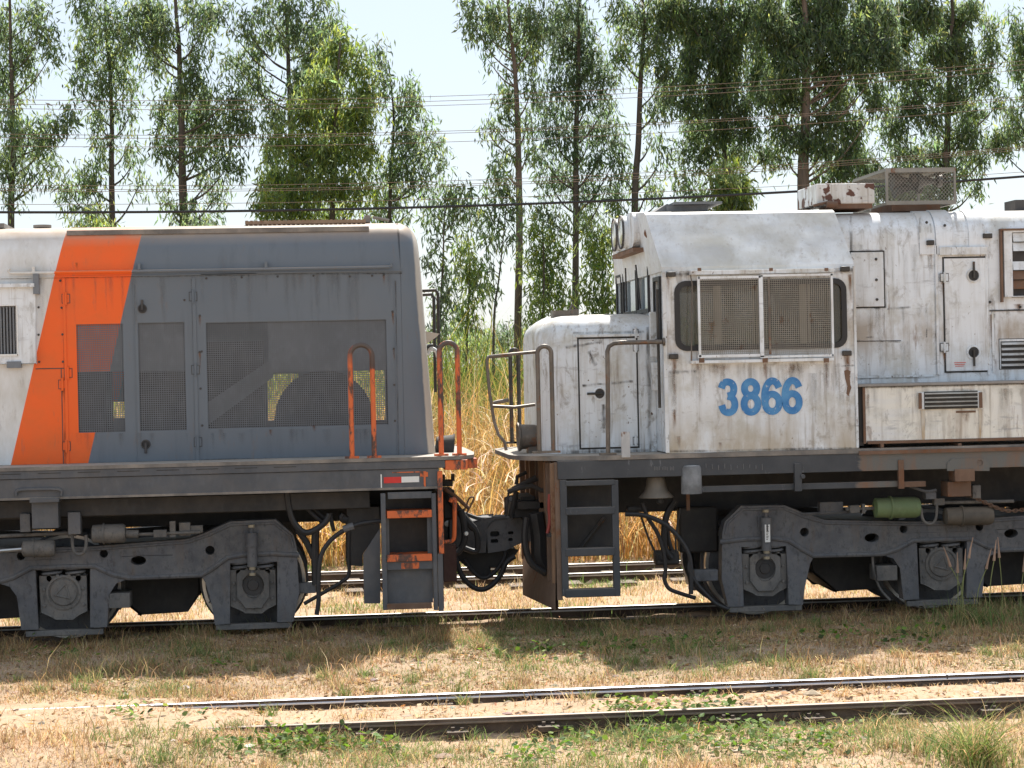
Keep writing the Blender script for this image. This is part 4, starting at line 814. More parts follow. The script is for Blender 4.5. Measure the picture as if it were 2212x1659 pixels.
b = MB(); b.rect(cC, 200, 720, 260, 1010, -.6, -.4); b.rect(cC, 150, 450, 250, 700, -.4, .2); b.build('end_cock', M_black, GL, bevel=.01)
hose(WL, cD, [(-20, 660), (150, 672), (340, 755), (470, 890), (545, 1030), (562, 1200), (560, 1365)], -1.2, .021)
hose(WL, cD, [(130, 560), (180, 690), (270, 840), (320, 1000), (335, 1150), (325, 1230), (365, 1315), (470, 1360), (600, 1400)], -1.1, .018)
hose(WL, cD, [(120, 680), (190, 880), (270, 1040), (310, 1075)], -1.05, .01); hose(WL, cD, [(465, 610), (440, 760), (425, 900), (430, 1000)], -1.05, .009)
hose(WL, cD, [(420, 540), (350, 660), (325, 800), (330, 960), (390, 1050)], -.95, .03)
hose(WL, cD, [(355, 740), (360, 870), (400, 1000), (450, 1070)], -.9, .02)
hose(WL, cD, [(555, 1060), (540, 1150), (610, 1270), (680, 1350), (780, 1450), (900, 1500)], -1.2, .017)
b = MB(); b.rect(cD, 250, 985, 460, 1110, -.95, -.8); b.rect(cD, 460, 600, 800, 1000, -.6, -.45); b.rect(cD, 0, 590, 180, 640, -1.0, -.9); b.build('junction_block', M_black, WL, bevel=.02)
b = MB(); p = P(cD, 535, 530, -.9); b.box(p.x-.015, p.x+.015, -.9, -.87, p.z-.1, p.z+.06); b.build('cable_hanger', M_rusty, WL)
tR, LR = truck(WL, 5.775, -1, (M_truck, M_truck2), 1)
b = MB(); b.rect(cD, 1212, 752, 1258, 908, -1.11, -1.104); sk = b.build('shock_sticker', M_wht, tR)
b = MB()
for k in range(9): b.rect(cD, 1224, 768+k*14, 1246-(k % 3)*4, 774+k*14, -1.112, -1.1105)
b.build('sticker_print', M_dark, tR)
b = MB(); b.rect(cD, 590, 1150, 800, 1255, -1.0, -.9); b.build('sand_bracket', M_truck, tR, bevel=.01)
cylinder(tR, cE, 585, 480, 955, 655, -1.1, M_green); cylinder(tR, cE, 1165, 560, 1560, 715, -1.12, plain('dull_brown_cylinder', (.09, .08, .065), .7, dusty=.4, rust=.1))
b = MB(); b.tube([P(cE, 350, 580, -1.1), P(cE, 590, 570, -1.1)], .017, 8); b.rect(cE, 385, 545, 470, 610, -1.13, -1.07); b.rect(cE, 488, 535, 515, 615, -1.13, -1.07); b.build('brake_rigging', M_truck2, tR, bevel=.005)
b = MB(); b.tube(smooth_path([P(cE, 975, 570, -1.15), P(cE, 985, 650, -1.15), P(cE, 1020, 695, -1.15), P(cE, 1070, 695, -1.15), P(cE, 1100, 640, -1.15), P(cE, 1105, 540, -1.15)]), .013, 8); b.tube([P(cE, 1100, 525, -1.12), P(cE, 1740, 512, -1.12)], .016, 8); b.rect(cE, 1085, 490, 1170, 545, -1.15, -1.08); b.build('brake_hose', M_truck2, tR)
# chain
b = MB(); pts = smooth_path([P(cE, 1400, 470, -1.18), P(cE, 1540, 540, -1.18), P(cE, 1680, 590, -1.18), P(cE, 1840, 580, -1.18)], 6)
for i in range(len(pts)-1):
    c_ = (pts[i]+pts[i+1])/2; t = (pts[i+1]-pts[i]).normalized(); nn = Vector((0, 1, 0)) if i % 2 else t.cross(Vector((0, 1, 0)))
    b.tube([c_+t*.028*math.cos(q)+nn*.014*math.sin(q) for q in np.linspace(0, 2*math.pi, 9)[:-1]], .005, 5, closed=True)
b.build('safety_chain', M_rusty, WL)
b = MB(); b.rect(cE, 1255, 245, 1420, 350, -1.385, -1.2); b.rect(cE, 1195, 350, 1390, 475, -1.3, -1.1); b.build('jacking_pad', M_rusty, WL, bevel=.006)
b = MB(); b.extr([XZ(cE, *p, -1.37) for p in ((1190, 200), (1230, 160), (1500, 155), (1540, 200), (1540, 262), (1190, 262))], -1.372, -1.3625, [circ(*XZ(cE, 1460, 195, -1.37), .028)]); b.build('lifting_lug', M_sillW, WL)
b = MB(); b.rect(cE, 610, 1045, 780, 1170, -1.0, -.75); b.rect(cE, 1400, 380, 1470, 490, -1.2, -1.0); b.build('brake_hanger', M_truck2, tR, bevel=.006)
b = MB(); b.tube(smooth_path([P(cE, 575, 925, -.95), P(cE, 575, 1000, -.95), P(cE, 590, 1110, -.95), P(cE, 640, 1240, -.95), P(cE, 720, 1330, -.95)]), .012, 6); b.build('sand_pipe', M_truck2, tR)
b = MB(); b.tube(smooth_path([P(cE, 875, 385, -1.2), P(cE, 1010, 430, -1.2), P(cE, 1100, 420, -1.2)]), .014, 6); b.rect(cE, 1015, 440, 1100, 495, -1.2, -1.1); b.tube([P(cE, -20, 620, -1.0), P(cE, 380, 600, -1.0)], .014, 6); b.rect(cE, 140, 520, 330, 600, -1.0, -.9); b.build('brake_rigging', M_truck, tR)
# roof furniture of the white locomotive
rb = MB(); p, q = XZ(c6, 975, 1235, -.75), XZ(c6, 1322, 1090, -.75)
b = MB(); b.box(p[0], q[0], -.75, -.05, p[1]+.03, q[1]); rbx = b.build('roof_box', M_rustbox, WL, bevel=.01)
b = MB(); b.tube([P(c6, 960, 1225, -.8), P(c6, 1060, 1200, -.8)], .014, 6); b.tube([P(c6, 1035, 1218, -.82), P(c6, 1100, 1220, -.82)], .03, 8); b.rect(c6, 1080, 1212, 1310, 1240, -.74, -.2); b.build('box_foot', M_rusty, rbx)
cx0, cx1 = XZ(c6, 1392, 1220, -.62), XZ(c6, 1806, 1000, -.62); y0, y1 = -.62, .5
b = MB()
rz0, rz1 = cx0[1], cx1[1]; t_ = .022
for Y in (y0, y1):
    for z_ in (rz0, rz1-t_*1.6): b.box(cx0[0]+t_, cx1[0]-t_, Y, Y+t_, z_, z_+t_*1.6)
    for x_ in (cx0[0], cx1[0]-t_): b.box(x_, x_+t_, Y, Y+t_, rz0, rz1)
for x_ in (cx0[0]+.001, cx1[0]-t_-.001):
    for z_ in (rz0+.001, rz1-t_): b.box(x_, x_+t_, y0+t_, y1, z_, z_+t_)
cage = b.build('horn_cage', M_gal, WL)
def expanded(par, o, ex, ez, nx, nz, mat, w_=.004):   # diamond mesh as crossing strips, clipped to its panel
    o, ex, ez = Vector(o), Vector(ex), Vector(ez); b = MB(); W, H = ex.length, ez.length; sx = W/nx; slope = (H/nz)/sx
    for sgn in (1, -1):
        k = -int(H/slope/sx)-2
        while k*sx < W+H/slope+sx:
            x0 = k*sx; pts = []
            ts = []
            for i in range(2):
                z_ = 0 if i == 0 else H; X_ = x0+sgn*z_/slope; ts.append((X_, z_))
            (xa, za), (xb, zb_) = ts
            if xb < xa: xa, za, xb, zb_ = xb, zb_, xa, za
            if xb > 0 and xa < W:
                if xa < 0: za += (zb_-za)*(-xa)/(xb-xa); xa = 0
                if xb > W: zb_ = za+(zb_-za)*(W-xa)/(xb-xa); xb = W
                A = o+ex*(xa/W)+ez*(za/H); B = o+ex*(xb/W)+ez*(zb_/H); t = (B-A)
                if t.length > .02:
                    t.normalize(); nrm = ex.cross(ez).normalized(); s_ = nrm.cross(t)*w_/2; e_ = nrm*(.002 if sgn > 0 else -.002)
                    b._add([A-s_+e_, B-s_+e_, B+s_+e_, A+s_+e_], [(0, 1, 2, 3)])
            k += 1
    return b.build('expanded_mesh', mat, par, kind='stuff')
expanded(cage, (cx0[0], y0+.01, rz0), (cx1[0]-cx0[0], 0, 0), (0, 0, rz1-rz0), 20, 9, M_gal)
expanded(cage, (cx0[0], y1+.01, rz0), (cx1[0]-cx0[0], 0, 0), (0, 0, rz1-rz0), 20, 9, M_gal)
expanded(cage, (cx0[0]+.01, y0, rz0), (0, y1-y0, 0), (0, 0, rz1-rz0), 14, 9, M_gal)
expanded(cage, (cx1[0]-.01, y0, rz0), (0, y1-y0, 0), (0, 0, rz1-rz0), 14, 9, M_gal)
MB().box(cx0[0], cx1[0], y0, y1, rz1+.001, rz1+.006).build('cage_top', M_gal, cage)
M_horn = plain('dull_horn_metal', (.1, .1, .1), .5, .4, dusty=.4)
for k, (xa, ya, xb, Y) in enumerate(((1425, 1075, 1560, -.3), (1570, 1080, 1720, -.1), (1440, 1120, 1600, .1))):
    a, e = P(c6, xa, ya, Y), P(c6, xb, ya+10, Y); l = e.x-a.x
    MB().lathe(a, (1, 0, 0), [(.1, 0), (.075, .03), (.045, .09), (.028, l*.6), (.022, l*.8), (.06, l*.82), (.06, l)], 18).build('air_horn', M_horn, cage)
MB().box(cx0[0]+.1, cx1[0]-.1, -.45, .25, rz0-.05, rz0+.03).build('horn_base', M_rusty, cage)
b = MB(); b.rect(c6, 85, 1222, 330, 1258, -.35, .35); b.rect(c6, 130, 1200, 415, 1215, -.45, .3); b.extr([XZ(c6, *q_, -.35) for q_ in ((20, 1258), (90, 1212), (100, 1212), (100, 1258))], -.3, .3); b.build('roof_vent', plain('grey_roof_vent', (.13, .14, .15), .6, dusty=.3), WL)
b = MB(); p = P(c6, 2190, 1202, -.3); b.box(p.x-.05, p.x+.3, -.3, 0, zh, p.z+.02); b.build('roof_lug', M_dark, WL)
# grime and rust washed down from joints, bolts and brackets: thin soft-edged films
def film_mat(name, col, dens):
    m = MatB(name, col, .9, 0, .1); m.layer((20, 20, 4), .4, .7, tuple(c*1.5 for c in col), .6); mt = m.done(); t = mt.node_tree
    a = t.nodes.new('ShaderNodeAttribute'); a.attribute_name = 'tint'; nz = m.ramp(m.noise((26, 26, 5), 6, .65, 4), .32, .62)
    f = m.math('MULTIPLY', m.math('MULTIPLY', a.outputs['Fac'], nz), dens); x_ = t.nodes.new('ShaderNodeMixShader'); tr = t.nodes.new('ShaderNodeBsdfTransparent')
    t.links.new(f, x_.inputs[0]); t.links.new(tr.outputs[0], x_.inputs[1]); t.links.new(m.b.outputs[0], x_.inputs[2]); t.links.new(x_.outputs[0], t.nodes['Material Output'].inputs[0]); return mt
F_rust, F_soot = film_mat('rust_wash', (.2, .1, .045), .95), film_mat('soot_wash', (.07, .062, .052), .9)
def films(par, name, mat, items):                        # items: (crop, x, y, Y, width m, length m) hanging films, or with two ends for a line
    V, Fc, Cn = [], [], []; o0 = Vector(par['_o'][:])
    for it in items:
        k = len(V)
        if len(it) == 6:
            c, x, y, Y, wd, ln = it; p = P(c, x, y, Y)
            for j, (tz, al) in enumerate(((0.01, .8), (-.15, 1), (-.5, .6), (-1, 0))):
                w_ = wd*(1-.35*j/3)
                for q, aa in ((-1, 0), (0, 1), (1, 0)): V.append(Vector((p.x+q*w_/2, Y, p.z+tz*ln))-o0); Cn.append(al*aa)
            Fc += [(k+3*j+i, k+3*j+i+1, k+3*j+i+4, k+3*j+i+3) for j in range(3) for i in range(2)]
        else:
            c, xa, ya, xb, yb, Y, wd = it; a, b_ = P(c, xa, ya, Y), P(c, xb, yb, Y); d = (b_-a).normalized(); nn = Vector((d.z, 0, -d.x))*wd/2; m_ = 8
            for j in range(m_+1):
                q0 = a+(b_-a)*j/m_; al = random.uniform(.45, 1)
                for q, aa in ((-1, 0), (0, 1), (1, 0)): V.append(q0+nn*q*random.uniform(.6, 1.3)-o0); Cn.append(al*aa)
            Fc += [(k+3*j+i, k+3*j+i+1, k+3*j+i+4, k+3*j+i+3) for j in range(m_) for i in range(2)]
    me = bpy.data.meshes.new(name); me.from_pydata([v[:] for v in V], [], Fc); at_ = me.attributes.new('tint', 'FLOAT_COLOR', 'POINT')
    for i, q in enumerate(Cn): at_.data[i].color = (q, q, q, 1)
    me.materials.append(mat); o = bpy.data.objects.new(name, me); COL.objects.link(o); o.parent = par; o['kind'] = 'stuff'
YA = YC-.0025; YB = YL-.0045; YD = -1.3232
films(WL, 'rust_streaks', F_rust, [(c4, 530, 1035, YA, .07, .35), (c4, 900, 1035, YA, .06, .2), (c4, 1235, 1035, YA, .07, .3), (c4, 395, 1005, YA, .07, .45), (c4, 1350, 985, YA, .09, .5), (c4, 395, 1290, YA, .05, .3), (c4, 1355, 1210, YA, .06, .35), (c4, 640, 1040, YA, .25, .12), (c4, 1050, 1040, YA, .3, .14), (c4, 360, 545, YA, .05, .2), (c4, 1365, 545, YA, .05, .25),
      (c4, 420, 1435, YA, .05, .12), (c4, 650, 1470, YA, .04, .08), (c4, 1260, 1500, YA, .05, .06), (c5, 585, 665, YB, .05, .2), (c5, 590, 1020, YB, .05, .2), (c5, 280, 800, YB, .04, .3), (c5, 830, 835, YB, .05, .4), (c5, 845, 1060, YB, .06, .15), (c5, 470, 470, YB, .05, .2), (c5, 520, 485, YB, .05, .25), (c5, 970, 780, YB, .12, .1),
      (c5, 482, 1318, YD, .07, .28), (c5, 772, 1314, YD, .06, .26), (c5, 700, 1330, YD, .1, .1), (c5, 200, 1240, YD, .05, .2), (c5, 900, 1210, YD, .05, .15), (c5, 210, 1400, YD, .06, .15)])
films(WL, 'soot_lines', F_soot, [(c4, 345, 560, 352, 1520, YA, .035), (c4, 1388, 560, 1405, 1500, YA, .035), (c4, 350, 1520, 1405, 1500, YA, .03), (c4, 365, 1085, 520, 1075, YA, .05), (c4, 1280, 1050, 1390, 1045, YA, .025), (c4, 360, 545, 490, 540, YA, .05), (c4, 1275, 530, 1385, 520, YA, .05), (c4, 480, 1030, 1280, 1012, YA, .03),
      (c5, 112, 512, 280, 508, YB, .03), (c5, 284, 510, 290, 800, YB, .035), (c5, 118, 802, 290, 798, YB, .035), (c5, 300, 806, 420, 795, YB, .03), (c5, 548, 480, 556, 1145, YB, .045), (c5, 592, 540, 600, 1130, YB, .03), (c5, 806, 540, 812, 1120, YB, .035), (c5, 600, 1128, 805, 1122, YB, .03), (c5, 140, 1155, 540, 1145, YB, .05), (c5, 115, 330, 120, 1150, YB, .04), (c5, 838, 830, 840, 1120, YB, .045), (c5, 820, 815, 1040, 808, YB, .03), (c5, 140, 968, 370, 972, YB, .02), (c5, 500, 905, 500, 950, YB, .02), (c5, 190, 950, 230, 948, YB, .02), (c5, 465, 340, 465, 450, YB, .03), (c5, 520, 370, 525, 430, YB, .03),
      (c5, 190, 1205, 1010, 1185, YD, .03), (c5, 195, 1485, 1010, 1470, YD, .04)])
YN2 = YN-.0045
films(WL, 'soot_lines', F_soot, [(c3, 1055, 505, 1085, 1440, YN2, .04), (c3, 1525, 510, 1530, 1420, YN2, .03), (c3, 1080, 1425, 1540, 1415, YN2, .035), (c3, 905, 1455, 1640, 1440, YN2, .05), (c3, 1000, 470, 1590, 460, YN2, .03), (c3, 1620, 420, 1640, 1430, YN2, .05)])
films(WL, 'soot_lines', F_soot, [(c3, 940, 590, 1240, 545, YN-.0135, .035), (c3, 1080, 905, 1500, 870, YN-.0135, .035), (c3, 1130, 620, 1190, 740, YN-.0135, .05), (c3, 1250, 1060, 1255, 1260, YN-.0135, .06)])
YE = YH-.002
F_faint = film_mat('faint_wash', (.2, .19, .175), .32)
F_faint2 = film_mat('faintest_wash', (.16, .155, .145), .28)
films(GL, 'soot_streaks', F_faint2, [(c2, random.uniform(20, 1200), 440, YE, random.uniform(.03, .1), random.uniform(.15, .7)) for k in range(16)]+[(c1, random.uniform(60, 1500), 462, YE, random.uniform(.03, .09), random.uniform(.15, .6)) for k in range(16)]
      +[(c1, random.uniform(470, 1500), 1395, YE, random.uniform(.03, .12), random.uniform(.08, .2)) for k in range(12)]+[(c2, random.uniform(60, 1100), 1372, YE, random.uniform(.03, .12), random.uniform(.08, .2)) for k in range(12)])
films(WL, 'soot_streaks', F_faint, [(c5, random.uniform(130, 530), random.choice((480, 800, 970)), YB, random.uniform(.03, .12), random.uniform(.2, .6)) for k in range(18)]+[(c4, random.uniform(370, 1370), random.choice((1035, 1040, 1090)), YA, random.uniform(.03, .14), random.uniform(.15, .5)) for k in range(26)]
      +[(c5, random.uniform(200, 1000), 1210, YD, random.uniform(.03, .1), random.uniform(.15, .35)) for k in range(14)])
films(GL, 'soot_lines', F_soot, [(c1, 0, 465, 1538, 447, YE, .02), (c2, 0, 440, 1210, 437, YE, .02), (c1, 380, 470, 392, 1600, YE, .015), (c1, 70, 1600, 1538, 1575, YE, .03), (c2, 0, 1560, 1400, 1540, YE, .03), (c1, 1150, 470, 1180, 1570, YE, .012), (c2, 1170, 480, 1190, 1540, YE, .015)])
films(GL, 'rust_streaks', F_rust, [(c1, 1200, 695, YE, .03, .12), (c1, 1200, 912, YE, .03, .15), (c1, 1170, 590, YE, .03, .12), (c1, 1190, 1470, YE, .03, .08), (c2, 1153, 670, YE, .03, .12), (c2, 1160, 892, YE, .03, .1), (c2, 1100, 448, YE, .03, .1), (c2, 680, 1350, YE, .05, .06), (c1, 400, 1500, YE, .06, .08), (c1, 375, 1130, YE, .04, .08), (c2, 420, 1375, YE, .04, .06), (c1, 460, 372, YE, .03, .06)])
# ================================================================== ground, tracks
def vnoise(x, y, s, seed):
    g = np.random.default_rng(seed).random((256, 256)); X, Y = x*s+1000, y*s+1000
    xi, yi = np.floor(X).astype(int), np.floor(Y).astype(int); fx, fy = X-xi, Y-yi; fx = fx*fx*(3-2*fx); fy = fy*fy*(3-2*fy)
    a = g[xi % 256, yi % 256]; b_ = g[(xi+1) % 256, yi % 256]; c_ = g[xi % 256, (yi+1) % 256]; d_ = g[(xi+1) % 256, (yi+1) % 256]
    return a*(1-fx)*(1-fy)+b_*fx*(1-fy)+c_*(1-fx)*fy+d_*fx*fy
def fbm(x, y, s, seed, o=4): return sum(vnoise(x, y, s*2**i, seed+i)*.5**i for i in range(o))/sum(.5**i for i in range(o))
def smst(a, b, t): t = np.clip((t-a)/(b-a), 0, 1); return t*t*(3-2*t)
RN, RF = -5.56, -4.5                                     # near and far rail of the front track
def gh(x, y):
    x = np.asarray(x, float); y = np.asarray(y, float)
    base = np.interp(y, [-60, -9, -7, -5.9, -5.66, -5.5, -5.35, -4.65, -4.56, -4.4, -4.1, -3.2, -2.2, -1.3, -.62, -.42, .6, 1.3, 2.5, 3.5, 5.2, 6, 9, 13, 20, 40, 90, 3000],
                     [-.2, -.16, -.13, -.13, -.13, -.1, -.05, -.05, -.1, -.09, -.05, 0, .01, .0, .0, -.07, -.1, -.1, -.13, -.12, -.12, -.05, .4, .75, .9, 1.0, .7, .3])
    L1 = smst(.75, -1.0, x)*smst(-6.9, -6.0, y)*smst(-4.62, -4.9, y); L2 = smst(.1, -1.3, x)*smst(-4.9, -4.62, y)*smst(-3.6, -4.3, y)   # drifted sand over the left ends
    base = base*(1-L1)+(.012+.0*y)*L1; base = base*(1-L2)+.001*L2
    far = np.clip((y-8)/10, 0, 1)
    n = (fbm(x, y, 1.1, 5)-.5)*.09+(fbm(x, y, 5, 9)-.5)*.03+(fbm(x, y, .05, 14, 2)-.5)*1.2*far*smst(9, 60, y)
    rail = np.minimum(np.abs(y-RN), np.abs(y-RF)); damp = .35+.65*smst(.1, .5, rail)
    return base+n*damp*(1-.55*np.maximum(L1, L2))
def axis_pts(lo, hi, fine, far): 
    a = list(np.arange(lo, hi, fine)); s = fine; x_ = hi
    while x_ < far: s *= 1.35; x_ += s; a.append(x_)
    s = fine; x_ = lo; pre = []
    while x_ > -far: s *= 1.35; x_ -= s; pre.append(x_)
    return np.array(pre[::-1]+a)
gx = axis_pts(-4.5, 8.5, .045, 900); gy = axis_pts(-8.6, 6.5, .045, 1500); gy = gy[gy > -120]
GX, GY_ = np.meshgrid(gx, gy); GZ = gh(GX, GY_)
nx_, ny_ = len(gx), len(gy); idx = np.arange(nx_*ny_).reshape(ny_, nx_)
q = np.stack([idx[:-1, :-1], idx[:-1, 1:], idx[1:, 1:], idx[1:, :-1]], -1).reshape(-1, 4)
def np_mesh(name, verts, faces, mat, col=None, k=4, smooth=True):
    me = bpy.data.meshes.new(name); me.vertices.add(len(verts)); me.vertices.foreach_set('co', np.asarray(verts, np.float32).ravel())
    if isinstance(faces, np.ndarray):
        nf = len(faces); kk = faces.shape[1]; loops = faces.ravel(); starts = np.arange(nf)*kk
    me.loops.add(len(loops)); me.loops.foreach_set('vertex_index', loops.astype(np.int32))
    me.polygons.add(nf); me.polygons.foreach_set('loop_start', starts.astype(np.int32))
    me.polygons.foreach_set('use_smooth', np.full(nf, smooth))
    if col is not None:
        at_ = me.attributes.new('tint', 'FLOAT_COLOR', 'POINT'); c4_ = np.ones((len(verts), 4), np.float32); c4_[:, :3] = col; at_.data.foreach_set('color', c4_.ravel())
    me.update(calc_edges=True); me.materials.append(mat); o = bpy.data.objects.new(name, me); COL.objects.link(o); return o
SAND = (.5, .355, .24)
m = MatB('sandy_ground', SAND, .95, 0, .1)
m.layer(.7, .42, .62, (.46, .33, .215), .7); m.layer(3, .45, .62, (.38, .265, .165), .6, 10, .7, 2); m.layer(14, .5, .68, (.54, .4, .275), .5, 8, .7, 4); m.layer(40, .56, .66, (.2, .13, .075), .6, 5, .6, 6)
x, y, z = m.xyz()
gr = m.math('MULTIPLY', m.ramp(y, -4.3, -3.6), m.ramp(y, 1.2, .4))
m.mix(m.math('MULTIPLY', gr, m.ramp(m.noise((1.6, 1.6, 1.6), 8, .65, 8), .36, .56)), (.36, .265, .18), .85)
m.mix(m.ramp(y, 5.3, 7), (.26, .16, .06), .9); m.mix(m.ramp(y, 14, 26), (.1, .105, .035), .8)
m.bump(28, .5, .03, 8)
ground_o = np_mesh('ground', np.stack([GX.ravel(), GY_.ravel(), GZ.ravel()], -1), q, m.done()); ground_o['kind'] = 'structure'
def rail_prof(y): # head, web, foot
    return [(y-.035, -.002), (y+.035, -.002), (y+.037, -.012), (y+.034, -.034), (y+.009, -.042), (y+.009, -.115), (y+.055, -.13), (y+.055, -.14), (y-.055, -.14), (y-.055, -.13), (y-.009, -.115), (y-.009, -.042), (y-.034, -.034), (y-.037, -.012)]
def track(label, ys, dz, tops, x0=-60, x1=60, sleepers=None):
    t = thing('railway_track', (2, sum(ys)/2, 0), label, 'railway track', kind='structure')
    for Y, tp in zip(ys, tops):
        b = MB(); b.extr([(a, c_+dz) for a, c_ in rail_prof(Y)], x0, x1, axis='x'); r_ = b.build('rail', M_railside, t)
        b = MB(); hp = [(Y+.0372*math.sin(t), dz-.030+.032*math.cos(t)) for t in np.linspace(-1.75, 1.75, 17)]; b.extr(hp+[(Y+.02, dz-.036), (Y-.02, dz-.036)], x0, x1, axis='x'); b.build('rail_head', tp, r_, sharp=60)
    if sleepers:
        lo, hi, Z = sleepers; X = lo; pro = None
        while X < hi:
            if pro is None: pro = MB().box(X-.1, X+.1, ys[0]-.4, ys[1]+.4, Z-.12, Z).build('sleeper', M_wood, t, bevel=.01); X0_ = X
            else:
                o = pro.copy(); COL.objects.link(o); o.parent = t; o.location = (X-X0_, random.uniform(-.04, .04), random.uniform(-.01, .01))
            X += .6
    return t
def spikes(t, ys, x0, x1, dz):
    pro = None; X = x0
    while X < x1:
        for Y in ys:
            for sg in (-1, 1):
                if pro is None:
                    b = MB(); b.box(X-.07, X+.07, Y+sg*.035, Y+sg*.13, dz-.135, dz-.1); b.cyl((X-.03, Y+sg*.075, dz-.12), (X-.03, Y+sg*.075, dz-.075), .014, 6); b.cyl((X+.03, Y+sg*.075, dz-.12), (X+.03, Y+sg*.075, dz-.08), .014, 6)
                    pro = b._build('rail_clip', M_railside, t); x_0, y_0, s0 = X, Y, sg
                else:
                    o = pro.copy(); COL.objects.link(o); o.parent = t; o.location = (X-x_0+random.uniform(-.03, .03), Y+sg*.0825-(y_0+s0*.0825), random.uniform(-.012, .012))
        X += .6
M_topdull = plain('dull_rail_head', (.2, .16, .13), .6, .5, .5, dusty=.5)
M_topmid = plain('worn_rail_head', (.5, .48, .45), .55, .7, .3)
track('sand-filled railway track nearest the camera with one bright and one brown rail', (RN, RF), .0, (M_topdull, M_railtop))
TF = bpy.data.objects['railway_track']; spikes(TF, (RN, RF), -.2, 6, .03)
for Y in (RN, RF):
    q_ = P(cI, 2043, 1458, RF).x if Y == RF else 3.1
    b = MB(); b.box(q_-.24, q_+.24, Y-.03, Y-.012, -.1, -.045)
    for k in range(4): b.cyl((q_-.18+.12*k, Y-.045, -.07), (q_-.18+.12*k, Y-.01, -.07), .016, 6)
    b.build('fish_plate', M_railside, TF)
    MB().box(q_-.004, q_+.004, Y-.0374, Y+.0374, -.03, .0025).build('joint_gap', M_black, TF)
track('railway track under the two coupled locomotives', (-.5, .5), .0, (M_topdull, M_topmid), sleepers=(-4, 9, -.1))
track('railway track behind the locomotives at the edge of the tall grass', (3.75, 4.85), .0, (M_topmid, M_topmid), sleepers=(-6, 12, -.075))

# ------------------------------------------------------------------ vegetation helpers
def leaf_mat(name, trans=.5, rough=.55, sat=1.15, val=1.9):
    m = bpy.data.materials.new(name); m.use_nodes = True; t = m.node_tree; b = t.nodes['Principled BSDF']; a = t.nodes.new('ShaderNodeAttribute'); a.attribute_name = 'tint'
    t.links.new(a.outputs['Color'], b.inputs['Base Color']); b.inputs['Roughness'].default_value = rough; b.inputs['Specular IOR Level'].default_value = .14
    tr = t.nodes.new('ShaderNodeBsdfTranslucent'); hs = t.nodes.new('ShaderNodeHueSaturation'); hs.inputs['Saturation'].default_value = sat; hs.inputs['Value'].default_value = val
    t.links.new(a.outputs['Color'], hs.inputs['Color']); t.links.new(hs.outputs[0], tr.inputs[0])
    mx = t.nodes.new('ShaderNodeMixShader'); mx.inputs[0].default_value = trans; t.links.new(b.outputs[0], mx.inputs[1]); t.links.new(tr.outputs[0], mx.inputs[2])
    t.links.new(mx.outputs[0], t.nodes['Material Output'].inputs[0]); return m
M_leaf = leaf_mat('eucalyptus_leaf', .6, .55, 1.1, 2.7); M_grass = leaf_mat('grass_blade', .35, .7, 1.05); M_weed = leaf_mat('weed_leaf', .35)
def pick(n, cols, probs, var=.25):
    c = np.array(cols)[rng.choice(len(cols), n, p=np.array(probs)/sum(probs))]; return c*np.clip(1+rng.normal(0, var, (n, 1)), .4, 1.8)*(1+rng.normal(0, .06, (n, 3)))
def blades(name, pos, h, lean, wd, cols, mat, segs=2, kind='stuff', parent=None):
    n = len(pos); az = rng.random(n)*2*np.pi; d = np.stack([np.cos(az), np.sin(az), np.zeros(n)], -1)
    fa = rng.random(n)*2*np.pi; sd = np.stack([np.cos(fa), np.sin(fa), np.zeros(n)], -1)*wd[:, None]/2
    V = []; 
    for k in range(segs+1):
        t = k/segs; up_ = h*(t-.38*np.clip(lean, 0, 1.6)*t*t); out = h*lean*t*t*.8
        c = pos+d*out[:, None]+np.array([0, 0, 1.])*up_[:, None]; f = (1-t)**.6 if k < segs else 0
        if k < segs: V += [c-sd*max(f, .25), c+sd*max(f, .25)]
        else: V += [c]
    nv = 2*segs+1; V = np.stack(V, 1).reshape(-1, 3); base = np.arange(n)[:, None]*nv; F = []
    for k in range(segs-1): F += [np.concatenate([base+2*k, base+2*k+1, base+2*k+3], 1), np.concatenate([base+2*k, base+2*k+3, base+2*k+2], 1)]
    F += [np.concatenate([base+2*segs-2, base+2*segs-1, base+2*segs], 1)]
    o = np_mesh(name, V if parent is None else V-np.array(parent['_o'][:]), np.concatenate(F), mat, np.repeat(cols, nv, 0), smooth=True)
    if kind: o['kind'] = kind
    if parent is not None: o.parent = parent
    return o
STRAW, PALE, BROWN, OLIVE, GREEN, RUSTY = (.45, .325, .17), (.55, .43, .27), (.3, .2, .12), (.24, .23, .105), (.15, .215, .075), (.4, .25, .12)
def scatter(n, x0, x1, y0, y1, dens): 
    x_ = rng.uniform(x0, x1, n); y_ = rng.uniform(y0, y1, n); keep = rng.random(n) < dens(x_, y_); x_, y_ = x_[keep], y_[keep]
    return np.stack([x_, y_, gh(x_, y_)-.004], -1)
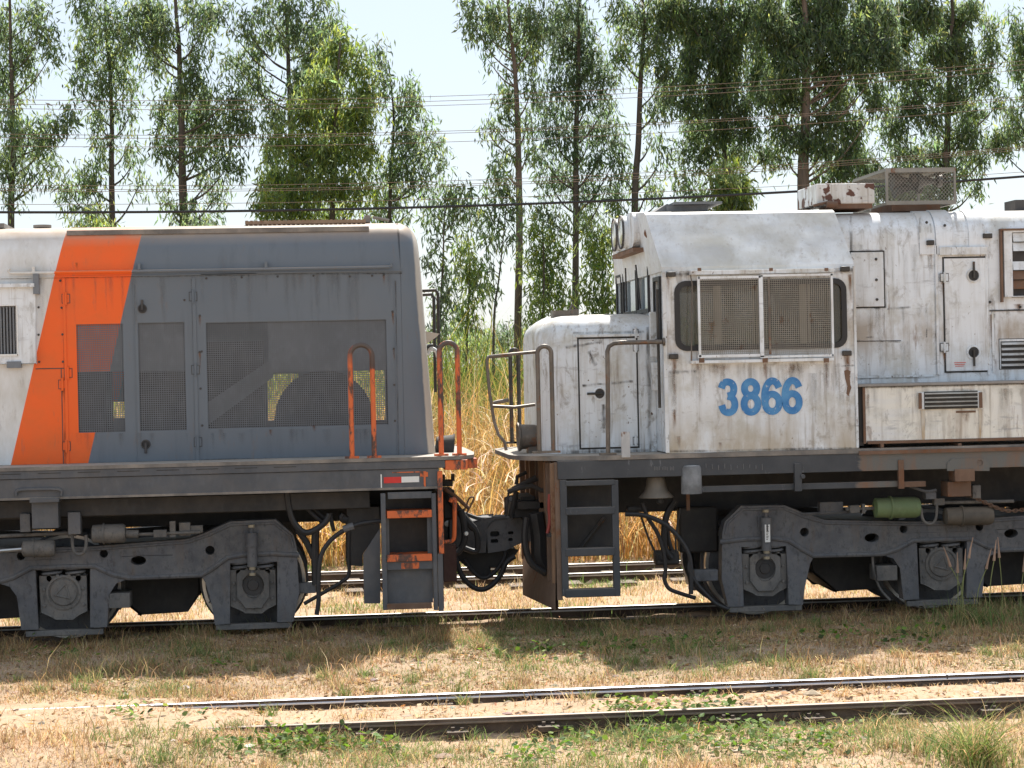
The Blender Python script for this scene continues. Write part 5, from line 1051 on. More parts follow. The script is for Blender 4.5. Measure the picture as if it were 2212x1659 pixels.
# short grass between the tracks
def dA(x_, y_):
    n1 = fbm(x_, y_, 1.3, 21); n2 = fbm(x_, y_, 4.5, 31); d = smst(.22, .5, n1)*.8+.2
    d *= smst(-4.35, -3.9, y_+.25*(n2-.5)); d = np.where(y_ > -1.35, np.clip(d*1.3+.35, 0, 1), d)
    bare = np.exp(-((x_-.9)/.9)**2-((y_+3.2)/.55)**2); return np.clip(d*(.45+n2)*(1-.75*bare), 0, 1)
p = scatter(150000, -3.6, 7.6, -4.4, -.56, dA); n = len(p); nb = fbm(p[:, 0], p[:, 1], .9, 41); g = rng.random(n) < smst(.48, .7, nb)*.75
tuft = fbm(p[:, 0], p[:, 1], 3.3, 51)
h = rng.gamma(3, .013, n)*(.5+1.9*smst(.45, .75, tuft))+.012
cg = np.where(g[:, None], pick(n, (GREEN, OLIVE, STRAW), (.45, .4, .15)), pick(n, (STRAW, BROWN, PALE, OLIVE, RUSTY), (.3, .33, .1, .17, .1)))
blades('grass', p, h, rng.uniform(.2, 1.7, n), rng.uniform(.004, .009, n), cg, M_grass)
# between the front rails and in front of them
def dB(x_, y_):
    n2 = fbm(x_, y_, 3.7, 61); inside = (y_ > RN) & (y_ < RF); front = y_ < RN-.08
    edge_ = np.exp(-np.minimum(np.abs(y_-RN-.12), np.abs(y_-RF+.14))/.1)
    di = .05+.5*smst(.58, .75, n2)+.35*edge_*smst(.4, .65, n2); df = .3+.7*smst(.3, .56, fbm(x_, y_, 1.4, 71))*(.5+n2)*smst(-3.5, 1.0, x_+1.2)
    return np.where(inside, di, np.where(front, df, .25*smst(.5, .7, n2)))
p = scatter(90000, -2.8, 5.4, -8.4, -4.35, dB); n = len(p); nb = fbm(p[:, 0], p[:, 1], 1.1, 81); g = rng.random(n) < smst(.36, .58, nb+.1*smst(-.5, 1.5, p[:, 0]))*(p[:, 1] < RN)*.85
h = rng.gamma(3, .014, n)*(.6+1.2*smst(.4, .7, fbm(p[:, 0], p[:, 1], 3.1, 91)))+.012
cg = np.where(g[:, None], pick(n, (GREEN, OLIVE, STRAW), (.5, .35, .15)), pick(n, (STRAW, BROWN, PALE, RUSTY), (.42, .22, .26, .1)))
blades('grass', p, h*np.where(p[:, 1] < RN, 1.35, 1), rng.uniform(.3, 1.9, n), rng.uniform(.004, .008, n), cg, M_grass)
# dry verge behind the locomotives
def dD(x_, y_): n1 = fbm(x_, y_, 1.5, 101); return np.clip(.12+.8*smst(.38, .64, n1), 0, 1)*np.where((y_ > 3.55) & (y_ < 5.05), .18, 1)*np.where(y_ < .8, .45, 1)
p = scatter(95000, -4.5, 10.5, .1, 6.2, dD); n = len(p); g = rng.random(n) < smst(.46, .64, fbm(p[:, 0], p[:, 1], 1.2, 111))*np.where(p[:, 1] > 1.6, .95, .4)
h = rng.gamma(3, .022, n)+.02
cg = np.where(g[:, None], pick(n, (GREEN, (.14, .22, .05), OLIVE), (.4, .4, .2)), pick(n, (STRAW, PALE, BROWN, OLIVE), (.42, .38, .1, .1)))
blades('grass', p, h, rng.uniform(.2, 1.4, n), rng.uniform(.006, .011, n), cg, M_grass)
# scattered coarser tufts
tc = scatter(560, -3.0, 6.8, -8.0, -.7, lambda x_, y_: np.where((y_ > RN) & (y_ < RF), .12, .2+.8*smst(.4, .62, fbm(x_, y_, .8, 201)))*np.where((y_ > RN-.1) & (x_ < .2) & (y_ < RF), .1, 1)); k = len(tc)
cnt = rng.integers(20, 70, k); p = np.repeat(tc, cnt, 0); n = len(p); p = p+rng.normal(0, .035, (n, 3))*[1, 1, 0]; hh = np.repeat(rng.uniform(.07, .17, k), cnt); gg = np.repeat(rng.random(k) < .55, cnt)
cg = np.where(gg[:, None], pick(n, (GREEN, (.17, .22, .07), OLIVE, STRAW), (.35, .3, .2, .15)), pick(n, (STRAW, BROWN, PALE, RUSTY), (.4, .25, .2, .15)))
blades('grass', p, hh*rng.uniform(.4, 1.1, n), rng.uniform(.3, 1.5, n), rng.uniform(.004, .008, n), cg, M_grass, 3)
p = scatter(26000, -3.2, 6.8, -8.2, -.7, lambda x_, y_: np.where((y_ > RN-.05) & (y_ < RF+.05), .12, smst(.35, .6, fbm(x_, y_, 1.7, 221)))); n = len(p)
blades('grass', p, rng.uniform(.03, .09, n), rng.uniform(1.8, 3.4, n), rng.uniform(.003, .006, n), pick(n, (STRAW, PALE, BROWN, (.2, .13, .08)), (.35, .25, .25, .15)), M_grass, 3)
# tall golden grass on the bank
GOLD, AMB = (.5, .325, .125), (.41, .24, .08)
p = scatter(60000, -9, 16, 5.8, 13, lambda x_, y_: .35+.65*smst(.3, .55, fbm(x_, y_, .9, 121))); n = len(p)
h = rng.gamma(9, .13, n)*np.clip(.55+(p[:, 1]-5.8)/5, .5, 1.1)+.15
grn = rng.random(n) < .03+.5*smst(.55, .72, fbm(p[:, 0], p[:, 1], .7, 131))*.6+.5*smst(10, 13, p[:, 1])
cg = np.where(grn[:, None], pick(n, ((.24, .25, .08), (.16, .2, .06), (.36, .3, .12)), (.35, .25, .4)), pick(n, (GOLD, AMB, (.54, .42, .24), (.24, .15, .075)), (.4, .26, .22, .12)))
blades('tall_dry_grass', p, h, rng.uniform(.15, 1.25, n), rng.uniform(.010, .022, n), cg, M_grass, 3)
p = scatter(9000, -9, 16, 5.8, 12, lambda x_, y_: .6+0*x_); n = len(p); p[:, 2] += rng.uniform(.1, 1.0, n)      # broken, bent dead leaves caught among the stems
blades('tall_dry_grass', p, rng.uniform(.25, .6, n), rng.uniform(1.0, 2.4, n), rng.uniform(.018, .034, n), pick(n, ((.72, .6, .42), (.62, .47, .27), (.8, .72, .6)), (.4, .35, .25)), M_grass, 4)
p = scatter(42000, -12, 20, 12.5, 26, lambda x_, y_: .35+.65*smst(.3, .55, fbm(x_, y_, .6, 141))); n = len(p)
h = rng.gamma(10, .15, n)+.3
cg = pick(n, ((.2, .24, .05), (.12, .18, .04), (.32, .28, .08), (.4, .26, .08)), (.36, .34, .2, .1))
blades('tall_green_grass', p, h, rng.uniform(.15, 1.1, n), rng.uniform(.018, .035, n), cg, M_grass, 3)
# leaf litter, dead stalks, stones
def litter(name, p, size, cols, flat=.25):
    n = len(p); az = rng.random(n)*2*np.pi; a = np.stack([np.cos(az), np.sin(az), rng.normal(0, flat, n)], -1)*size[:, None]; b_ = np.stack([-np.sin(az), np.cos(az), rng.normal(0, flat, n)], -1)*(size*rng.uniform(.15, .5, n))[:, None]
    u = np.array([0, 0, .012]); V = np.stack([p-a+u, p-b_+u*.7, p+a+u, p+b_+u*1.3], 1).reshape(-1, 3); k = np.arange(n)[:, None]*4
    F = np.concatenate([np.concatenate([k, k+1, k+2], 1), np.concatenate([k, k+2, k+3], 1)]); o = np_mesh(name, V, F, M_weed, np.repeat(cols, 4, 0), smooth=False); o['kind'] = 'stuff'; return o
p = scatter(22000, -3.2, 6.5, -8.2, -.7, lambda x_, y_: .2+.8*smst(.45, .65, fbm(x_, y_, 2.2, 151))*np.where((y_ < RF) & (x_ < 0), .35, 1)); n = len(p)
litter('leaf_litter', p, rng.uniform(.012, .04, n), pick(n, ((.3, .19, .09), (.48, .36, .22), (.13, .08, .045), (.6, .5, .36)), (.35, .3, .25, .1)))
def stones(name, pts, sizes, cols):
    base = np.array([(0, 0, 1), (.9, 0, .4), (.28, .85, .4), (-.73, .52, .4), (-.73, -.52, .4), (.28, -.85, .4), (.73, .52, -.4), (-.28, .85, -.4), (-.9, 0, -.4), (-.28, -.85, -.4), (.73, -.52, -.4), (0, 0, -1)])
    fc = np.array([(0,1,2),(0,2,3),(0,3,4),(0,4,5),(0,5,1),(1,6,2),(2,7,3),(3,8,4),(4,9,5),(5,10,1),(6,7,2),(7,8,3),(8,9,4),(9,10,5),(10,6,1),(11,7,6),(11,8,7),(11,9,8),(11,10,9),(11,6,10)])
    n = len(pts); V = base[None]*(1+rng.normal(0, .18, (n, 12, 3)))*np.stack([sizes*rng.uniform(.8, 1.5, n), sizes, sizes*rng.uniform(.4, .7, n)], -1)[:, None]
    an = rng.random(n)*6.28; c_, s_ = np.cos(an)[:, None], np.sin(an)[:, None]; V = np.stack([V[..., 0]*c_-V[..., 1]*s_, V[..., 0]*s_+V[..., 1]*c_, V[..., 2]], -1)+pts[:, None]
    F = (fc[None]+np.arange(n)[:, None, None]*12).reshape(-1, 3); o = np_mesh(name, V.reshape(-1, 3), F, M_stone, np.repeat(cols, 12, 0), smooth=False); o['kind'] = 'stuff'; return o
m = MatB('field_stone', (.4, .32, .24), .9); a_ = m.n.new('ShaderNodeAttribute'); a_.attribute_name = 'tint'; m.c = a_.outputs['Color']; m.layer(60, .45, .65, (.18, .13, .1), .4); M_stone = m.done()
p = scatter(1500, -2.5, 5.5, -8, -3.6, lambda x_, y_: .15+.85*(np.exp(-np.abs(y_-RF-.12)/.12)+np.exp(-np.abs(y_-RF+.2)/.14))*smst(-.6, .8, x_)); n = len(p)
stones('gravel', p, rng.gamma(2.5, .007, n)+.006, pick(n, ((.42, .33, .24), (.3, .22, .16), (.6, .55, .48), (.2, .16, .13)), (.4, .3, .15, .15)))
p = scatter(700, -4, 9, 3.0, 5.6, lambda x_, y_: .7+0*x_); n = len(p); stones('gravel', p, rng.gamma(2.5, .012, n)+.015, pick(n, ((.42, .33, .24), (.3, .22, .16), (.5, .42, .34)), (.4, .4, .2)))
# broad-leaved ground weeds
def weeds(u, v, ru, rv, n, z=-.1):
    n = int(n*.62); uu = rng.normal(u, ru*.75, n); vv = rng.normal(v, rv*.75, n); return np.array([ground(a, b, z)[:2] for a, b in zip(uu, vv)])
W_ = [weeds(*k) for k in ((1340, 1555, 40, 14, 150), (1400, 1575, 60, 18, 260), (1470, 1560, 60, 15, 260), (1560, 1555, 45, 14, 170), (1620, 1580, 70, 22, 300), (1480, 1610, 100, 22, 330), (1680, 1620, 90, 22, 300), (1800, 1590, 60, 20, 160),
      (650, 1620, 70, 14, 300), (740, 1612, 70, 12, 300), (600, 1635, 50, 10, 160), (850, 1620, 50, 12, 120), (387, 1600, 5, 9, 14), (440, 1590, 5, 9, 10), (1260, 1600, 60, 25, 140), (1150, 1630, 60, 15, 120), (280, 1580, 30, 10, 60), (500, 1640, 60, 15, 100),
      (1480, 1420, 70, 12, 110), (1300, 1430, 80, 14, 130), (1130, 1440, 80, 12, 120), (2080, 1330, 60, 20, 90), (1960, 1420, 70, 12, 110), (1780, 1410, 60, 10, 80), (130, 1445, 50, 10, 80), (2010, 1400, 30, 8, 40), (480, 1470, 30, 9, 40))]
xy = np.concatenate(W_); n = len(xy); p = np.stack([xy[:, 0], xy[:, 1], gh(xy[:, 0], xy[:, 1])+rng.gamma(2, .018, n)], -1)
az = rng.random(n)*6.28; tl = rng.normal(.25, .35, n); L_ = rng.uniform(.022, .048, n); a = np.stack([np.cos(az)*np.cos(tl), np.sin(az)*np.cos(tl), np.sin(tl)], -1); s_ = np.stack([-np.sin(az), np.cos(az), rng.normal(0, .35, n)], -1)
Vv = np.stack([p, p+a*(L_*.35)[:, None]+s_*(L_*.48)[:, None], p+a*(L_*.8)[:, None]+s_*(L_*.34)[:, None]+[0, 0, .004], p+a*(L_*1.25)[:, None], p+a*(L_*.8)[:, None]-s_*(L_*.34)[:, None]+[0, 0, .004], p+a*(L_*.35)[:, None]-s_*(L_*.48)[:, None]], 1).reshape(-1, 3)
k = np.arange(n)[:, None]*6; F = np.concatenate([np.concatenate([k, k+1, k+2], 1), np.concatenate([k, k+2, k+3], 1), np.concatenate([k, k+3, k+4], 1), np.concatenate([k, k+4, k+5], 1)])
o = np_mesh('creeping_weeds', Vv, F, M_weed, np.repeat(pick(n, ((.1, .16, .035), (.145, .22, .05), (.065, .105, .03), (.2, .25, .08)), (.35, .3, .2, .15)), 6, 0), smooth=False); o['kind'] = 'stuff'
# single tufts one can point at
def tuft_thing(u, v, n, hgt, spread, label, cols, pr_, heads=0, name='grass_tuft', wd=.008, lean=(.2, 1.3)):
    q_ = ground(u, v, -.05); z_ = float(gh(q_[0], q_[1])); t = thing(name, (q_[0], q_[1], z_), label, 'grass tuft')
    p = np.stack([rng.normal(q_[0], spread, n), rng.normal(q_[1], spread, n), np.full(n, z_-.01)], -1)
    blades('blades', p, rng.uniform(.4, 1, n)*hgt, rng.uniform(*lean, n), rng.uniform(.6, 1.4, n)*wd, pick(n, cols, pr_), M_grass, 4, 'stuff', t)
    for k in range(heads):
        x_, y_ = q_[0]+random.uniform(-.35, .35), q_[1]+random.uniform(-.15, .15); hh = random.uniform(.35, .62); dx = random.uniform(-.16, .16)
        stem = MB().tube(smooth_path([(x_, y_, z_), (x_+dx*.3, y_, z_+hh*.6), (x_+dx, y_, z_+hh)]), .004, 5).build('stem', M_straw, t)
        MB().tube([(x_+dx*.9, y_, z_+hh*.95), (x_+dx*1.05, y_, z_+hh+.05), (x_+dx*1.3, y_, z_+hh+.15)], .013, 6, r1=.003).build('seed_head', M_seed, stem)
M_straw = plain('green_straw_stem', (.22, .24, .09), .8, bump=0); M_seed = plain('pink_brown_seed_head', (.36, .24, .17), .9, bump=0)
tuft_thing(2110, 1622, 300, .62, .1, 'bushy green grass tuft in the bottom right corner of the foreground', ((.13, .19, .05), (.2, .25, .08), OLIVE, STRAW), (.3, .35, .1, .25), lean=(.5, 1.7))
tuft_thing(2125, 1365, 420, .36, .17, 'grass clump with pinkish seed heads in front of the white locomotive', (GREEN, OLIVE, STRAW), (.45, .35, .2), 9)
tuft_thing(2000, 1600, 160, .3, .12, 'thin green grass tuft left of the bushy corner tuft', (GREEN, OLIVE, STRAW), (.4, .3, .3))
tuft_thing(1800, 1478, 130, .14, .05, 'straw-coloured dry tuft between the rails of the nearest track', (STRAW, PALE, BROWN), (.5, .3, .2))
tuft_thing(505, 1605-20, 90, .12, .05, 'small green tuft beside the buried end of the near rail', (GREEN, OLIVE, STRAW), (.5, .3, .2))
tuft_thing(790, 1600-30, 80, .13, .05, 'small feathery green tuft against the near rail', (GREEN, OLIVE), (.6, .4))
tuft_thing(345, 1500, 180, .13, .08, 'low yellow-green tuft on the bright sand left of the shiny rail', (GREEN, OLIVE, STRAW), (.5, .3, .2))
tuft_thing(300, 1470, 260, .24, .2, 'tall brown dry grass clump in the shade of the grey locomotive', (BROWN, STRAW, OLIVE), (.45, .3, .25))
tuft_thing(910, 1350, 260, .2, .2, 'dark green grass clump at the foot of the orange-tread steps', (GREEN, OLIVE, BROWN), (.5, .35, .15))
# ================================================================== trees
def bark(name, col): return MatB(name, col, .9).layer((14, 14, 2), .45, .65, tuple(c*.5 for c in col), .8, 8).layer((5, 5, 1), .5, .7, tuple(c*1.7 for c in col), .6, 6, .6, 3).bump((30, 30, 6), .5, .02).done()
M_bark = bark('grey_brown_bark', (.1, .078, .06)); M_bark2 = bark('pale_bark', (.17, .125, .095))
DK, MG, YG, BG = (.088, .115, .07), (.13, .168, .082), (.195, .22, .08), (.118, .14, .105)
LEAVES = 0
def tree(label, Y, trunk, r0, clumps, cols, probs, name='eucalyptus_tree', cat='tree', dens=1.0, leaf=(.11, .2), bm=None, fat=.78, group='eucalyptus trees behind the trains', above=True):
    global LEAVES
    tp = [P(cI, u, v, Y) for u, v in trunk]; base = tp[-1].copy(); base.z = float(gh(base.x, base.y))-.1
    tp.append(Vector((tp[-1].x+(tp[-1].x-tp[-2].x)*.3, Y, base.z))) if tp[-1].z > base.z+.3 else None
    top = tp[0]
    if trunk[0][1] < 40 and above: tp.insert(0, Vector((top.x+random.uniform(-.3, .3), Y+.2, top.z+2.8)))
    t = thing(name, tuple(base), label, cat, group)
    pts = smooth_path(tp[::-1], 5); b = MB(); b.tube(pts, r0, 9, r1=r0*.22)
    px = 41.35/FOC*(Y+19.35)/41.35
    cl = [(*c_, 1.0)[:5] if len(c_) == 4 else c_ for c_ in clumps]
    if above and trunk[0][1] < 40:
        ut = trunk[0][0]
        cl = cl+[(ut-60, -60, 70, 45, .7), (ut+50, -70, 70, 45, .7), (ut, -140, 80, 50, .7), (ut-10, -220, 60, 50, .6)]
    C_, Nn, Ss = [], [], []
    for (u, v, ru, rv, dn) in cl:
        c_u = u
        Yc = Y+random.uniform(-1, 1)*max(ru, rv)*px*1.1; c = P(cI, u, v, Yc); rx, rz = ru*px*fat, rv*px*fat
        # limb from the trunk up to the clump
        zt = c.z-abs(c.x-base.x)*random.uniform(.5, .9)-.25; j = min(range(len(pts)), key=lambda i: abs(pts[i].z-zt)); s_ = pts[j]
        mid = (s_*.5+c*.5)+Vector((0, 0, -.12*(c-s_).length)); rr = r0*(1-.78*j/len(pts))
        b.tube(smooth_path([s_, mid, c], 3), min(rr*.45, .03), 5, r1=.006)
        k = max(3, int(ru*rv*math.pi*.0066*dn**.65*dens*(1.6 if c_u > 1430 else 1.15 if 560 < c_u < 830 else .85)))
        for _ in range(k):
            while True:
                q_ = rng.uniform(-1, 1, 3)
                if q_ @ q_ < 1: break
            tw = np.array(c)+q_*np.array([rx, max(rx, rz)*.5, rz]); nl = rng.integers(9, 19)
            C_.append(tw+rng.normal(0, 1, (nl, 3))*np.array([.085, .085, .15])*(.75+.25*px*100)); 
    b.build('trunk', bm or M_bark, t, sharp=180)
    Cc = np.concatenate(C_); n = len(Cc); LEAVES += n
    dr = rng.normal(0, .55, (n, 3)); dr[:, 2] -= 1.0; dr /= np.linalg.norm(dr, axis=1)[:, None]
    sd = np.cross(dr, rng.normal(0, 1, (n, 3))); sd /= np.linalg.norm(sd, axis=1)[:, None]
    L_ = rng.uniform(*leaf, n); wd = L_*rng.uniform(.08, .13, n)
    V = np.stack([Cc, Cc+dr*(L_*.4)[:, None]+sd*wd[:, None], Cc+dr*L_[:, None], Cc+dr*(L_*.4)[:, None]-sd*wd[:, None]], 1).reshape(-1, 3)
    k = np.arange(n)[:, None]*4; F = np.concatenate([k, k+1, k+2, k+3], 1)
    o = np_mesh('crown', V-np.array(t['_o'][:]), F, M_leaf, np.repeat(pick(n, cols, probs, .22), 4, 0), smooth=False); o.parent = t; return t
std = ((DK, MG, YG, BG), (.34, .36, .1, .2)); dark_ = ((DK, MG, BG), (.5, .2, .3)); lite = ((MG, YG, DK, (.16, .19, .04)), (.36, .34, .14, .16))
tree('sparse eucalyptus at the left edge of the photo above the grey locomotive', 22, [(21, 0), (23, 103), (27, 240), (29, 343), (24, 490)], .075,
     [(-10, 50, 60, 70), (70, 30, 45, 40), (95, 65, 35, 35), (40, 110, 60, 45), (110, 120, 28, 30), (0, 170, 50, 50), (60, 165, 35, 28, .7), (20, 210, 45, 35), (150, 250, 28, 25, 1.2), (125, 270, 40, 30), (70, 290, 60, 40), (20, 270, 40, 40), (30, 330, 50, 40, .8), (90, 320, 40, 40, .8), (70, 370, 50, 40, .5), (10, 360, 40, 40, .6), (110, 350, 20, 25, .5), (40, 420, 50, 30, .25)], *std)
tree('slender eucalyptus with a bare lower trunk rising above the orange stripe', 22.5, [(228, 0), (237, 147), (242, 275), (241, 343), (243, 490)], .07,
     [(190, 20, 45, 40), (240, 40, 50, 40, .9), (200, 80, 55, 40, .9), (260, 90, 50, 45), (180, 130, 35, 30, .8), (240, 140, 45, 40, 1.1), (165, 180, 28, 25), (215, 180, 50, 35), (280, 170, 40, 35, .7), (205, 250, 25, 40, .8), (250, 230, 40, 40, .5), (285, 240, 25, 30, .4), (230, 300, 35, 45, .6), (275, 320, 30, 35, .5), (220, 350, 25, 25, .6), (290, 350, 25, 25, .5), (150, 420, 35, 50, .9), (195, 400, 30, 50, .9), (200, 450, 40, 30, .8), (300, 400, 40, 30, .3), (180, 375, 30, 25, .8)], *std)
tree('thick-trunked eucalyptus with dark hanging clumps above the grey mesh doors', 22, [(379, 0), (386, 86), (389, 172), (393, 290), (394, 377), (398, 490)], .1,
     [(310, 30, 50, 45, 1.2), (290, 60, 35, 40), (340, 20, 40, 40, 1.2), (420, 20, 50, 40, .8), (340, 120, 35, 45, 1.3), (335, 90, 40, 40, 1.1), (360, 60, 35, 40, .8), (440, 60, 40, 50, .6), (430, 110, 40, 30, .5), (420, 150, 40, 40), (430, 190, 45, 30, 1.1), (395, 195, 35, 25, 1.2), (380, 215, 40, 30), (345, 250, 25, 45, 1.1), (440, 250, 60, 45), (510, 240, 50, 40, .9), (500, 200, 45, 30, .9), (400, 270, 60, 50, .9), (470, 290, 60, 40, 1.1), (540, 270, 35, 45, .7), (360, 310, 40, 40, .9), (430, 330, 50, 35, .9), (500, 350, 45, 35), (450, 390, 40, 30, .7), (470, 420, 30, 25, .7), (370, 350, 20, 35, .6), (360, 430, 25, 40, .6), (400, 460, 40, 35, .9), (450, 470, 40, 20, .8)], *std)
tree('forked eucalyptus whose crown tops the dense green clump left of the sky gap', 23, [(614, 0), (621, 69), (624, 172), (628, 240), (632, 480)], .075,
     [(470, 20, 50, 40, .8), (575, 20, 30, 30, .8), (630, 20, 40, 35), (690, 10, 30, 25, .8), (500, 130, 35, 30, .9), (530, 60, 40, 40, .8), (560, 100, 40, 40, .9), (600, 70, 45, 40, .8), (540, 150, 45, 40, .9), (560, 190, 45, 30), (650, 70, 45, 40, .9), (690, 65, 40, 40, .9), (720, 60, 25, 35, .7), (670, 130, 50, 40), (650, 180, 45, 40), (600, 250, 40, 40, .7), (600, 330, 45, 40, .9), (590, 400, 45, 40, .8)], *std)
tree('broad bushy eucalyptus forming the dense green clump above the white hood grating', 21, [(735, 90), (728, 200), (722, 330), (718, 490)], .07,
     [(740, 90, 35, 40, .9), (720, 130, 50, 40, 1.1), (770, 140, 40, 50, .9), (700, 190, 60, 45, 1.3), (660, 240, 50, 45, 1.3), (720, 260, 60, 50, 1.4), (600, 300, 35, 40, .7), (660, 320, 60, 50, 1.4), (720, 330, 60, 50, 1.4), (600, 390, 55, 45, 1.2), (660, 400, 60, 45, 1.4), (720, 400, 60, 45, 1.3), (780, 330, 50, 50), (780, 250, 50, 50, 1.2), (790, 200, 45, 40, 1.1), (580, 440, 45, 40), (640, 455, 60, 35, 1.2), (710, 455, 60, 30), (780, 420, 50, 45, .7)], *lite, above=False)
tree('loose eucalyptus with drooping right side beside the open sky gap', 22, [(838, 130), (850, 240), (848, 330), (842, 490)], .05,
     [(815, 120, 25, 30, .8), (830, 190, 30, 40), (880, 190, 28, 32, 1.1), (902, 225, 20, 38), (870, 240, 50, 35, .9), (900, 300, 30, 35, .8), (920, 270, 18, 28, .7), (880, 300, 40, 40, .8), (935, 305, 26, 28, .9), (930, 350, 38, 28, .8), (965, 352, 17, 28, .7), (870, 350, 50, 40, .8), (830, 370, 40, 40, .8), (900, 390, 45, 28, .8), (850, 420, 50, 35, .9), (915, 415, 25, 25, .35), (820, 460, 50, 25, .9), (870, 470, 30, 20, .5)], *std, above=False)
tree('straight bare-stemmed eucalyptus in the gap right of the open sky', 21, [(1098, 10), (1106, 90), (1113, 160), (1117, 240), (1120, 343), (1122, 515), (1118, 760)], .085,
     [(1010, 20, 22, 45, .8), (1020, 50, 28, 36, .9), (1060, 20, 45, 40), (1090, 60, 50, 50, 1.1), (1150, 40, 50, 50, 1.1), (1060, 80, 35, 25, .8), (1130, 110, 45, 50), (1160, 80, 35, 40, .9), (1090, 150, 12, 20, .8), (1055, 130, 9, 9, .4), (1110, 200, 25, 25, .9), (1090, 210, 25, 30, .9), (1150, 190, 35, 40, .6), (1100, 250, 30, 30, .6), (1065, 270, 26, 36, .5), (1055, 290, 17, 22, .5), (1100, 320, 32, 28, .45), (1140, 270, 30, 40, .6), (1080, 350, 22, 18, .5), (1140, 330, 25, 30, .5)], *std, bm=M_bark2)
tree('tall eucalyptus with a very dark crown behind the white nose', 22, [(1252, 20), (1250, 170), (1245, 275), (1244, 510), (1243, 720)], .085,
     [(1230, 20, 50, 40, 1.3), (1190, 50, 40, 40, 1.1), (1250, 70, 50, 50, 1.5), (1210, 110, 45, 45, 1.1), (1270, 130, 50, 45, 1.4), (1300, 170, 45, 40, 1.2), (1240, 170, 45, 40, 1.1), (1200, 180, 35, 40, .7), (1180, 230, 35, 45, .7), (1220, 230, 35, 40, .8), (1270, 210, 40, 35, .8), (1310, 220, 30, 40, .7), (1190, 290, 35, 45, .7), (1230, 310, 35, 40, .9), (1280, 280, 45, 40, .9), (1320, 280, 35, 40, 1.1), (1170, 340, 35, 35, .8), (1220, 370, 40, 40, .8), (1280, 350, 45, 40, .9), (1330, 340, 30, 40), (1190, 400, 45, 40, .8), (1260, 420, 45, 40, .8), (1310, 410, 35, 40, .8), (1180, 460, 40, 40, .7), (1270, 470, 40, 30, .7)], *dark_)
tree('forked eucalyptus with a dark trunk left of the white cab roof', 21.5, [(1390, 20), (1388, 100), (1383, 192), (1379, 309), (1371, 470)], .08,
     [(1350, 20, 45, 40, 1.1), (1400, 40, 45, 45, 1.1), (1350, 70, 35, 35, .8), (1400, 100, 40, 40, .8), (1340, 120, 30, 40, .8), (1380, 140, 30, 30, .5), (1440, 20, 40, 50), (1430, 80, 40, 50), (1440, 150, 30, 40, .9), (1420, 230, 40, 30), (1440, 200, 30, 40), (1410, 300, 35, 30, .4), (1430, 340, 35, 30, .5), (1350, 380, 40, 30, .7), (1400, 400, 45, 30, .5), (1340, 440, 40, 30, .7), (1420, 440, 30, 20, .4)], *std)
def fill(us, vs, ru, rv, dn): return [(u+random.uniform(-14, 14), v+random.uniform(-12, 12), ru*random.uniform(.8, 1.2), rv*random.uniform(.8, 1.2), dn*random.uniform(.7, 1.2)) for u in us for v in vs]
tree('leafy eucalyptus standing directly above the cab window guard', 22, [(1560, 10), (1563, 180), (1566, 345), (1568, 470)], .08,
     fill((1500, 1545, 1590, 1635), (15, 55, 95, 135, 175), 36, 34, 1.0)+[(1470, 20, 35, 35), (1465, 60, 30, 30), (1490, 230, 40, 35), (1540, 220, 45, 40), (1590, 230, 45, 40), (1510, 280, 40, 40, .9), (1560, 280, 45, 40), (1610, 280, 45, 40, .9), (1480, 330, 35, 30, .6), (1530, 330, 35, 35, .8), (1590, 330, 45, 30, .8), (1475, 390, 30, 35, .5), (1505, 420, 28, 28, .6), (1660, 330, 26, 40, .8)], *std)
tree('light green sapling just above the white cab roof', 18, [(1575, 360), (1578, 420), (1580, 480)], .03, [(1580, 375, 32, 28), (1565, 405, 42, 35, 1.3), (1605, 410, 30, 35, 1.1), (1580, 440, 50, 28, 1.2)], *lite, above=False, group='young trees in the gap')
tree('massive eucalyptus with the thickest pale trunk left of the rusty roof box', 21, [(1737, 0), (1740, 110), (1740, 254), (1735, 363), (1737, 470)], .15,
     fill((1680, 1725, 1770, 1815, 1860, 1905), (10, 50, 90, 130), 38, 36, 1.2)+fill((1670, 1720, 1770, 1820), (175, 215), 36, 32, .95)+[(1680, 270, 35, 35, .8), (1720, 290, 35, 35, .9), (1790, 260, 40, 40, 1.1), (1840, 270, 40, 35, 1.1), (1780, 320, 45, 35, 1.2), (1840, 330, 50, 35, 1.3), (1810, 370, 50, 30, 1.1), (1870, 360, 50, 35, 1.1), (1770, 400, 30, 30, .6), (1870, 180, 36, 36, .9), (1900, 220, 36, 36, .9), (1690, 330, 26, 40, .6), (1650, 60, 40, 40)], *std, bm=M_bark2)
tree('eucalyptus with crown thinning out towards the open sky at the right edge', 22, [(2056, 0), (2052, 83), (2050, 200), (2045, 330), (2040, 460)], .09,
     [(1960, 20, 40, 40, 1.2), (1945, 80, 40, 45, 1.2), (1940, 150, 38, 40, 1.1), (2000, 30, 50, 50, 1.3), (2060, 50, 50, 50, 1.3), (2100, 20, 38, 30, 1.1), (2030, 110, 60, 40, 1.3), (1990, 170, 50, 38, 1), (2080, 120, 40, 50), (2140, 60, 26, 36, .45), (2140, 110, 32, 38, .7), (2120, 170, 40, 40, .9), (2060, 200, 55, 40), (1960, 220, 45, 35, .9), (1930, 280, 45, 35, .9), (2010, 250, 45, 35, .7), (1890, 405, 45, 30), (1940, 395, 50, 32), (1990, 400, 50, 30), (1950, 430, 60, 25), (2030, 425, 45, 22), (2100, 240, 45, 35, .8), (2160, 220, 30, 28, .6), (2080, 290, 50, 40, .9), (2020, 330, 55, 30, 1.1), (1960, 330, 50, 30, 1), (2100, 340, 46, 24), (2060, 375, 45, 22, .9), (2108, 405, 18, 26, .7), (2150, 300, 40, 25, 1)], *std)
